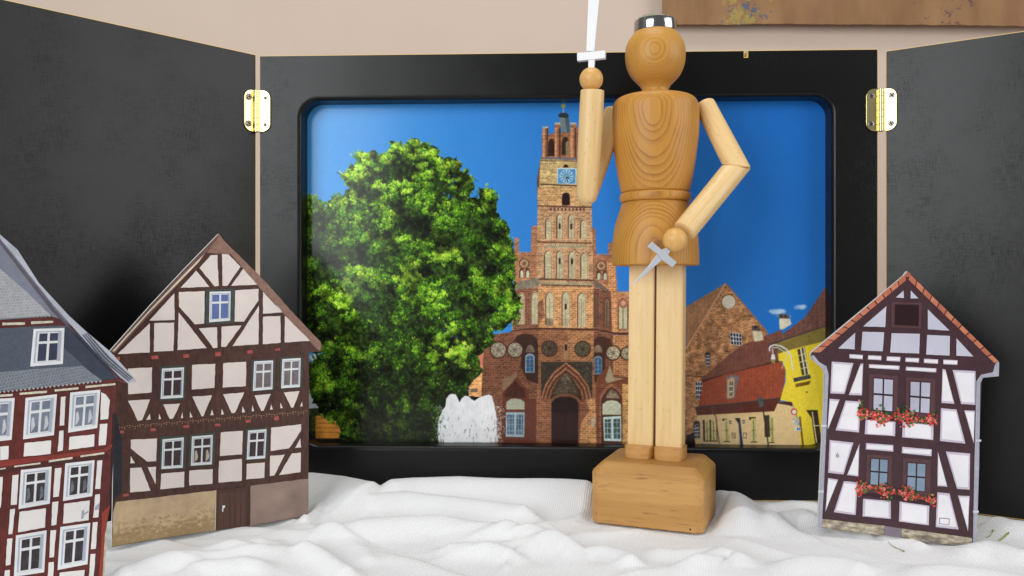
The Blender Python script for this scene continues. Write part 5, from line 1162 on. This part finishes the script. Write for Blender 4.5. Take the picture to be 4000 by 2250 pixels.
fill(arch(2011, 32, 600, 735), (184, 120, 86), H, 10, None, ZB); fill([(2004, 625), (2020, 625), (2020, 670), (2004, 670)], (60, 26, 24), H, 4, None, ZB)
fill([(1835, 748), (2198, 748), (2198, 1010), (1835, 1010)], (66, 52, 44), H, 10, None, ZB)
for _ in range(330):
    x = 1838+rs.rand()*355; y = 752+rs.rand()*250
    line([(x-5, y-5), (x+5, y+5)] if rs.rand() < .5 else [(x-5, y+5), (x+5, y-5)], 1.6, (136, 120, 96) if x > 2060 else (96, 78, 64), H, ZB, .7)
por = lambda s_, c, tx=None: fill([(2012+s_*a_, 1325 if b_ is None else 1010+s_*b_) for a_, b_ in ((-178, None), (-178, 0), (-150, -95), (-92, -185), (0, -260), (92, -185), (158, -95), (182, 0), (182, None))], c, H, 12, tx, ZB)
por(1.0, (166, 92, 62), BT2); por(.93, (92, 48, 38)); por(.87, (150, 84, 56), BT2); por(.78, (84, 44, 34)); por(.72, (134, 74, 50), BT2); por(.63, (72, 40, 32))
fill([(1835, 1010), (1908, 1010), (1908, 1325), (1800, 1325)], (150, 84, 54), H, 16, BT2, ZB); fill([(2112, 1020), (2222, 1010), (2228, 1325), (2098, 1325)], (196, 122, 74), H, 16, BT2, ZB)
fill([(2150, 1010), (2180, 1090), (2120, 1180), (2105, 1325), (2095, 1325), (2098, 1020)], (120, 60, 42), None, 10, BT2, ZB, .8)
fill([(1912, 985), (1945, 890), (2010, 822), (2078, 890), (2108, 985)], (82, 58, 46), H, 10, None, ZB)
for _ in range(120):
    y = 835+rs.rand()*145; hw = (y-822)*.55; x = 2010+(rs.rand()*2-1)*hw; line([(x-6, y), (x, y-7), (x+6, y)], 1.8, (140, 112, 88), H, ZB, .7)
line([(1905, 1030), (1930, 1000), (1975, 985), (2045, 985), (2090, 1005), (2110, 1035)], 9, (136, 78, 52), H, ZB)
fill([(1912, 1325), (1912, 1040), (1940, 1012), (1985, 1000), (2040, 1000), (2080, 1015), (2100, 1045), (2096, 1325)], (44, 24, 24), H, 16, None, ZB)
fill([(1912, 1110), (2100, 1110), (2096, 1325), (1912, 1325)], (66, 30, 26), None, 10, None, ZB, .6); line([(2005, 1110), (2005, 1320)], 2, (36, 20, 20), H, ZB)
fill([(1560, 1325), (1562, 950), (1620, 890), (1650, 840), (1690, 890), (1748, 950), (1750, 1010), (1800, 1010), (1800, 1325)], (118, 52, 38), H, 10, None, ZB)
fill([(1562, 870), (1600, 862), (1665, 820), (1660, 860), (1600, 930), (1565, 960)], (150, 104, 78), H, 10, None, ZB); fill([(1575, 1000), (1590, 940), (1650, 885), (1715, 940), (1730, 1005)], (82, 38, 30), H, 10, None, ZB)
fill([(1590, 1086), (1590, 1035), (1618, 1014), (1650, 1008), (1690, 1014), (1720, 1035), (1718, 1086)], (188, 172, 150), H, 5, None, ZB)
grid([(1588, 1105), (1720, 1105), (1716, 1282), (1586, 1278)], 2, 1, ZB, H, (86, 100, 124), (170, 178, 192))
for i in range(1, 3): line([(1588+i*22, 1108), (1588+i*22, 1278)], 2, (150, 162, 180), H, ZB); line([(1654+i*22, 1108), (1652+i*22, 1278)], 2, (150, 162, 180), H, ZB)
for y in (1148, 1192, 1236): line([(1590, y), (1716, y)], 2.4, (156, 168, 186), H, ZB)
fill([(2228, 1325), (2230, 860), (2330, 760), (2345, 860), (2430, 870), (2430, 905), (2260, 905)], (136, 64, 44), H, 10, None, ZB); fill([(2290, 870), (2322, 770), (2350, 860), (2420, 868), (2300, 900)], (186, 146, 112), H, 14, None, ZB)
fill([(2250, 1325), (2250, 1000), (2290, 930), (2335, 900), (2390, 940), (2430, 1010), (2430, 1325)], (156, 84, 56), H, 10, BT2, ZB); fill([(2262, 1325), (2262, 1010), (2300, 950), (2335, 925), (2380, 955), (2412, 1010), (2412, 1325)], (96, 48, 36), H, 10, None, ZB)
fill([(2290, 1005), (2310, 960), (2338, 940), (2370, 960), (2392, 1008)], (140, 110, 88), H, 70, None, ZB)
fill([(2270, 1122), (2270, 1050), (2300, 1026), (2336, 1020), (2375, 1028), (2402, 1052), (2402, 1124)], (216, 200, 172), H, 5, None, ZB)
grid([(2276, 1140), (2402, 1132), (2404, 1312), (2282, 1308)], 2, 1, ZB, H, (78, 92, 92), (222, 226, 224))
for y in (1175, 1215, 1255): line([(2280, y+3), (2402, y)], 2.2, (206, 212, 214), H, ZB)
for x in (2305, 2330, 2372): line([(x, 1140), (x+2, 1308)], 1.8, (200, 208, 210), H, ZB)
fill([(2412, 905), (2480, 905), (2480, 1325), (2412, 1325)], (206, 136, 78), H, 18, BT2, ZB); fill([(2430, 1000), (2480, 900), (2480, 1325), (2440, 1325)], (214, 148, 86), None, 18, BT2, ZB, .6)
for y in (1150, 1180): fill([(2192, y), (2214, y), (2214, y+20), (2192, y+20)], (206, 200, 196), H, 4, None, ZB); line([(2198, y+6), (2198, y+15)], 1.6, (90, 80, 80), H, ZB); line([(2206, y+6), (2206, y+15)], 1.6, (90, 80, 80), H, ZB)

hm = (ID == R_HALL)[..., None]*1.0
gm = IM.mean(2, keepdims=True); IM[:] = np.where(hm > 0, (IM*.82+gm*.18)*(1+(N3[..., None]-.5)*.14+(GR[..., None]-.5)*.12)*np.array([.96, 1.04, 1.02])*(1-.10*np.clip((GYp[..., None]-1280)/120, 0, 1)), IM)
gm2 = ((ID == R_GAB) | (ID == R_COT) | (ID == R_YEL))[..., None]; IM[:] = np.where(((ID == R_GAB) | (ID == R_COT))[..., None], IM*.86+IM.mean(2, keepdims=True)*.14, IM); IM[:] = np.where(gm2, IM*(1.02+(N3[..., None]-.5)*.05+(GR[..., None]-.5)*.05), IM)
# ---- the tree
TP = [(160, 770), (230, 755), (300, 800), (325, 850), (345, 745), (430, 750), (480, 700), (425, 640), (420, 610), (480, 560), (485, 530), (525, 520), (530, 440), (600, 450), (650, 440), (690, 460), (770, 440), (765, 370), (850, 372), (880, 410), (905, 345), (950, 340), (1020, 380), (1110, 420), (1140, 500), (1190, 475), (1250, 485), (1265, 580), (1320, 575), (1355, 650), (1340, 760), (1400, 770), (1395, 710), (1460, 690), (1525, 740), (1540, 800), (1515, 870), (1570, 920), (1620, 1010), (1600, 1050), (1640, 1080), (1650, 1200), (1630, 1449)]
TQ = [(1650, 100), (1660, 250), (1700, 330), (1690, 410), (1610, 500), (1510, 530), (1500, 620), (1440, 650), (1400, 720), (1420, 830), (1330, 900), (1300, 990), (1180, 1000), (1120, 1100), (1115, 1310), (420, 1310), (400, 1190), (300, 1150), (230, 1040), (195, 900), (200, 800), (250, 720), (290, 690), (160, 690)]
tree_poly = [ZA(*p) for p in TP]+[ZB(*p) for p in TQ]
jag = []
for i, (a, b) in enumerate(zip(tree_poly, tree_poly[1:]+tree_poly[:1])):
    L = math.hypot(b[0]-a[0], b[1]-a[1]); k = max(1, int(L/9))
    for j in range(k): jag.append((a[0]+(b[0]-a[0])*j/k+rs.uniform(-9, 9), a[1]+(b[1]-a[1])*j/k+rs.uniform(-9, 9)))
tm_, ta, tb_ = mask(jag)
TM = np.zeros((PH, PW), np.float32); TM[ta, tb_] = tm_
dk = np.array([28, 38, 16.]); dk2 = np.array([52, 80, 26.])
kk = np.clip((N4-.38)*3, 0, 1)[..., None]; basec = dk*(1-kk)+dk2*kk
holes = (N3 > .69) & (N2 > .54) & (N1 > .47)
TMf = TM*(1-holes*.9*(fbm(.03, 31, 2) > .55)*np.clip((GXp-1650)/100, .15, 1)*.8)
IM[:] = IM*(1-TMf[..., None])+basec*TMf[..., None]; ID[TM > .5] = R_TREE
# leaf clumps: (x, y, radius, light 0..1)
cl = []
for q, z in (([(230, 800, 55, .6), (590, 500, 70, .85), (560, 610, 90, .85), (740, 500, 70, .8), (840, 410, 50, .8), (940, 400, 60, .9), (960, 490, 70, .85), (1080, 460, 60, .8), (1210, 530, 60, .9),
               (1320, 640, 55, .7), (1290, 700, 60, .65), (1150, 600, 70, .6), (1000, 620, 80, .6), (830, 680, 80, .8), (690, 690, 60, .7), (700, 800, 70, .55), (400, 800, 70, .75), (450, 900, 80, .55), (540, 770, 60, .65), (1460, 740, 50, .8), (1460, 830, 60, .6),
               (1000, 780, 90, .5), (1230, 840, 60, .5), (1130, 930, 60, .55), (750, 930, 80, .65), (620, 1040, 60, .6), (840, 1060, 70, .65), (700, 1120, 90, .6), (480, 1080, 80, .5), (300, 1080, 80, .45), (260, 1200, 70, .4), (1100, 1050, 80, .55), (1000, 1110, 60, .5),
               (1200, 1170, 85, .85), (1090, 1200, 60, .6), (1560, 1090, 60, .75), (1530, 1180, 60, .6), (1380, 1330, 60, .6), (930, 1290, 70, .75), (590, 1320, 90, .7), (760, 1340, 60, .5), (500, 1420, 80, .65), (1520, 1400, 60, .6), (1390, 900, 40, .3), (560, 900, 60, .5), (1540, 960, 50, .4), (330, 960, 50, .5)], ZA),
             ([(590, 130, 70, .6), (470, 200, 80, .6), (680, 190, 80, .65), (950, 60, 60, .7), (900, 170, 90, .8), (1060, 270, 80, .7), (930, 290, 90, .6), (1100, 350, 60, .55), (300, 270, 80, .7), (430, 320, 80, .85), (500, 450, 70, .6), (820, 420, 50, .45),
               (1560, 240, 70, .75), (1620, 350, 60, .6), (1470, 180, 60, .55), (1400, 330, 50, .5), (1530, 450, 55, .5), (1210, 530, 70, .75), (1140, 590, 70, .75), (1260, 660, 80, .95), (1080, 700, 50, .7), (1280, 740, 60, .75), (1120, 770, 50, .6), (980, 650, 60, .5), (830, 640, 40, .5),
               (330, 640, 60, .6), (450, 600, 60, .5), (520, 720, 90, .55), (640, 700, 50, .5), (280, 800, 70, .55), (420, 880, 60, .4), (330, 900, 80, .65), (270, 970, 70, .6), (820, 780, 50, .4), (700, 760, 50, .4), (1040, 920, 45, .5), (560, 940, 60, .35), (870, 1080, 60, .55),
               (550, 1110, 80, .6), (370, 1130, 80, .5), (780, 1110, 40, .5), (860, 1200, 50, .5), (740, 1220, 50, .45), (500, 1250, 60, .6), (1000, 1050, 50, .4), (660, 1030, 40, .35), (460, 1040, 60, .4), (590, 290, 50, .4), (720, 540, 40, .3)], ZB)):
    for x, y, r, l in q: X_, Y_ = z(x, y); cl.append((X_, Y_, r*.552, l))
for _ in range(210):
    i = rs.randint(len(jag)); x, y = jag[i]; cxm, cym = 1560, 1150; k = rs.uniform(.0, .95); k = k**.6
    x = cxm+(x-cxm)*k; y = cym+(y-cym)*k; cl.append((x, y, rs.uniform(14, 32), rs.uniform(.10, .42)*(1 if y < 1400 else .7)))
order = rs.permutation(len(cl)); cl = [(a_, b_, c_, d_*1.12 if d_ > .45 else d_) for a_, b_, c_, d_ in (cl[i] for i in order)]; cl.sort(key=lambda c: c[3])
pal = [np.array(c, float) for c in ((20, 34, 12), (44, 78, 18), (72, 124, 26), (112, 166, 34), (156, 202, 48), (196, 226, 84))]
stamps = []
for k in range(32):
    r = .75+(k % 4)*.42; n = int(r)+2; yy, xx = np.mgrid[-n:n+1, -n:n+1].astype(float); a = rs.uniform(0, 3.14)
    u = xx*math.cos(a)+yy*math.sin(a); v = -xx*math.sin(a)+yy*math.cos(a); stamps.append((n, np.clip(1.4-np.hypot(u/(r*1.25), v/(r*.62)), 0, 1)[..., None]))
def leaf(px_, py_, br, st_i):
    gx = int((px_-PX0)/PS); gy = int((py_-PY0)/PS); n, st_ = stamps[st_i]
    if gx-n < 0 or gy-n < 0 or gx+n+1 > PW or gy+n+1 > PH: return
    if TM[gy, gx] < .3 and rs.rand() < .72: return
    t = min(max(br, 0), .999)*(len(pal)-1); i = int(t); c = pal[i]+(pal[i+1]-pal[i])*(t-i)
    c = c*LT[rs.randint(64)]
    a_ = slice(gy-n, gy+n+1); b_ = slice(gx-n, gx+n+1); IM[a_, b_] = IM[a_, b_]*(1-st_)+c*st_; ID[gy, gx] = R_TREE
LT = [np.array([1+rs.normal()*.10, 1, 1+rs.normal()*.18]) for _ in range(64)]
for (x, y) in jag:                                     # ragged leafy outline
    k = rs.uniform(.93, 1.0)
    for _ in range(9): leaf(1560+(x-1560)*k+rs.normal()*6, 1150+(y-1150)*k+rs.normal()*6, (.5 if y < 1300 else .3)+rs.normal()*.2, rs.randint(32))
for (x, y, r, l) in cl:
    sub_ = [(x+rs.normal()*r*.5, y+rs.normal()*r*.42, r*rs.uniform(.12, .40)) for _ in range(13)]
    sub_.sort(key=lambda c: c[1]+rs.normal()*r*.2)
    for sx_, sy_, sr in sub_:
        nleaf = int(sr*sr*.40)+7; ls = l*rs.uniform(.75, 1.2); el = rs.uniform(.6, .95); sk = rs.normal()*.25
        q = rs.normal(size=(nleaf, 2))*sr*.56; q[:, 1] *= el; q[:, 1] += q[:, 0]*sk; q = q[np.argsort(-q[:, 1])]
        for dx, dy in q:
            e = .52-.60*dy/sr-.20*dx/sr
            br = ls*(.44+.52*e)+rs.normal()*.24-.03
            if br < .05 and rs.rand() < .6: continue
            leaf(sx_+dx, sy_+dy, br, rs.randint(32))
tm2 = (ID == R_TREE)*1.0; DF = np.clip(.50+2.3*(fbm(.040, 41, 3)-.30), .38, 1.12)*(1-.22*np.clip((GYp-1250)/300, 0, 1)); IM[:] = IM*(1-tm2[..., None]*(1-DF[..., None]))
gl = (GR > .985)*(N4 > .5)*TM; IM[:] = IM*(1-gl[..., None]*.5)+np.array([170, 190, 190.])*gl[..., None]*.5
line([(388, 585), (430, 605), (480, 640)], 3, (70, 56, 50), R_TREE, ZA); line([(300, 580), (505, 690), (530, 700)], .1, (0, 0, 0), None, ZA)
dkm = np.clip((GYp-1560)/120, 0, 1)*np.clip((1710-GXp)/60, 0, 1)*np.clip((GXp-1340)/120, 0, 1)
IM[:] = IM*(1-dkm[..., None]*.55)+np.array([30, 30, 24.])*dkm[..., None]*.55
# ---- fountain
FQ = [(1108, 1320), (1106, 1180), (1130, 1108), (1158, 1065), (1165, 1010), (1182, 985), (1205, 974), (1232, 980), (1248, 1008), (1258, 1036), (1275, 1005), (1298, 990), (1322, 992), (1345, 1014), (1368, 1024), (1395, 1002), (1430, 990), (1466, 980), (1488, 992), (1504, 1050), (1520, 1130), (1526, 1230), (1530, 1320)]
fj = []
for a, b in zip(FQ, FQ[1:]+FQ[:1]):
    for j in range(5): fj.append(ZB(a[0]+(b[0]-a[0])*j/5+rs.uniform(-1.2, 1.2), a[1]+(b[1]-a[1])*j/5+rs.uniform(-1.2, 1.2)))
m, a, b = mask(fj)
NF = fbm(.25, 21, 3, 2.2, .5); bx, by = ZB(1315, 1000)
edge = np.clip((np.abs(GXp-bx)-70)/50, 0, 1)
fh = np.clip((NF-(.70-.25*edge))*9, 0, 1)*np.clip((GYp-1600)/40, 0, 1)
mm = m*(1-fh[a, b]*.55)*(.90+.10*NF[a, b]); put(mm, a, b, (np.array([236, 238, 240.])*(1-.10*N2[a, b][..., None])), None); ID[a, b] = np.where(m > .5, R_FOUNT, ID[a, b])
for _ in range(420):
    x, y = ZB(rs.choice([1118, 1528, 1545, 1150, 1490])+rs.normal()*18, rs.uniform(1060, 1310)); gx = int((x-PX0)/PS); gy = int((y-PY0)/PS)
    IM[gy:gy+2, gx] = IM[gy:gy+2, gx]*.35+np.array([220, 226, 230.])*.65
IM[:] = np.clip(IM*(1+(GR[..., None]-.5)*.03), 0, 255)
# ---- mesh of the print
BK = REC+.0004
u0, u1, v0, v1 = hx0-.004, hx1+.004, hy0-.004, hy1+.004
ns = .000445; nu = int((u1-u0)/ns); nv = int((v1-v0)/ns)
Ug, Vg = np.meshgrid(np.linspace(u0, u1, nu), np.linspace(v0, v1, nv))
wx = PC.o.x-PC.u.y*BK+PC.u.x*Ug; wy = PC.o.y+PC.u.x*BK+PC.u.y*Ug
ix = np.clip((2000+wx/wy*F-PX0)/PS, 0, PW-1.01); iy = np.clip((1125-(Vg+TZ)/wy*F-PY0)/PS, 0, PH-1.01)
xi = ix.astype(int); yi = iy.astype(int); fa = (ix-xi)[..., None]; fb = (iy-yi)[..., None]
S_ = (IM[yi, xi]*(1-fa)+IM[yi, xi+1]*fa)*(1-fb)+(IM[yi+1, xi]*(1-fa)+IM[yi+1, xi+1]*fa)*fb
S_ /= 255.; Lc = np.where(S_ <= .04045, S_/12.92, ((S_+.055)/1.055)**2.4)*PRINT_GAIN
rid = ID[(iy+.5).astype(int), (ix+.5).astype(int)]
# despeckle region ids
for _ in range(3):
    best = np.zeros(rid.shape, np.int32); out = rid.copy()
    for r_ in range(9):
        mm = (rid == r_).astype(np.int32); c = np.zeros_like(mm); p = np.pad(mm, 2, mode='edge')
        for dy in range(5):
            for dx in range(5): c += p[dy:dy+mm.shape[0], dx:dx+mm.shape[1]]
        m_ = c > best; best = np.where(m_, c, best); out = np.where(m_, r_, out)
    rid = out
s = NT('glossy_photo_print'); at = s.t.nodes.new('ShaderNodeVertexColor'); at.layer_name = 'print'
s.base(at.outputs['Color']); s.set(.17, .24); M_print = s.m
pr = PC.base('town_photograph', label='glossy colour photograph of a tree and brick town hall inside the black frame', cat='photograph')
idx = np.arange(nu*nv).reshape(nv, nu)
allF = np.stack([idx[:-1, :-1], idx[:-1, 1:], idx[1:, 1:], idx[1:, :-1]], -1).reshape(-1, 4)
fr = rid[:-1, :-1].reshape(-1); Vv_ = np.stack([Ug, np.full_like(Ug, BK), Vg], -1).reshape(-1, 3); Lf = Lc.reshape(-1, 3)
for r_, nm in enumerate(('sky', 'printed_tree', 'printed_town_hall', 'printed_fountain', 'printed_brick_house', 'printed_cottage', 'printed_yellow_house', 'printed_brick_wing', 'printed_shed')):
    Fs = allF[fr == r_]
    if len(Fs) == 0: continue
    us, inv = np.unique(Fs, return_inverse=True)
    grid_mesh('printed_sky' if nm == 'sky' else nm, Vv_[us], inv.reshape(-1, 4), M_print, pr, Lf[us], smooth=False)
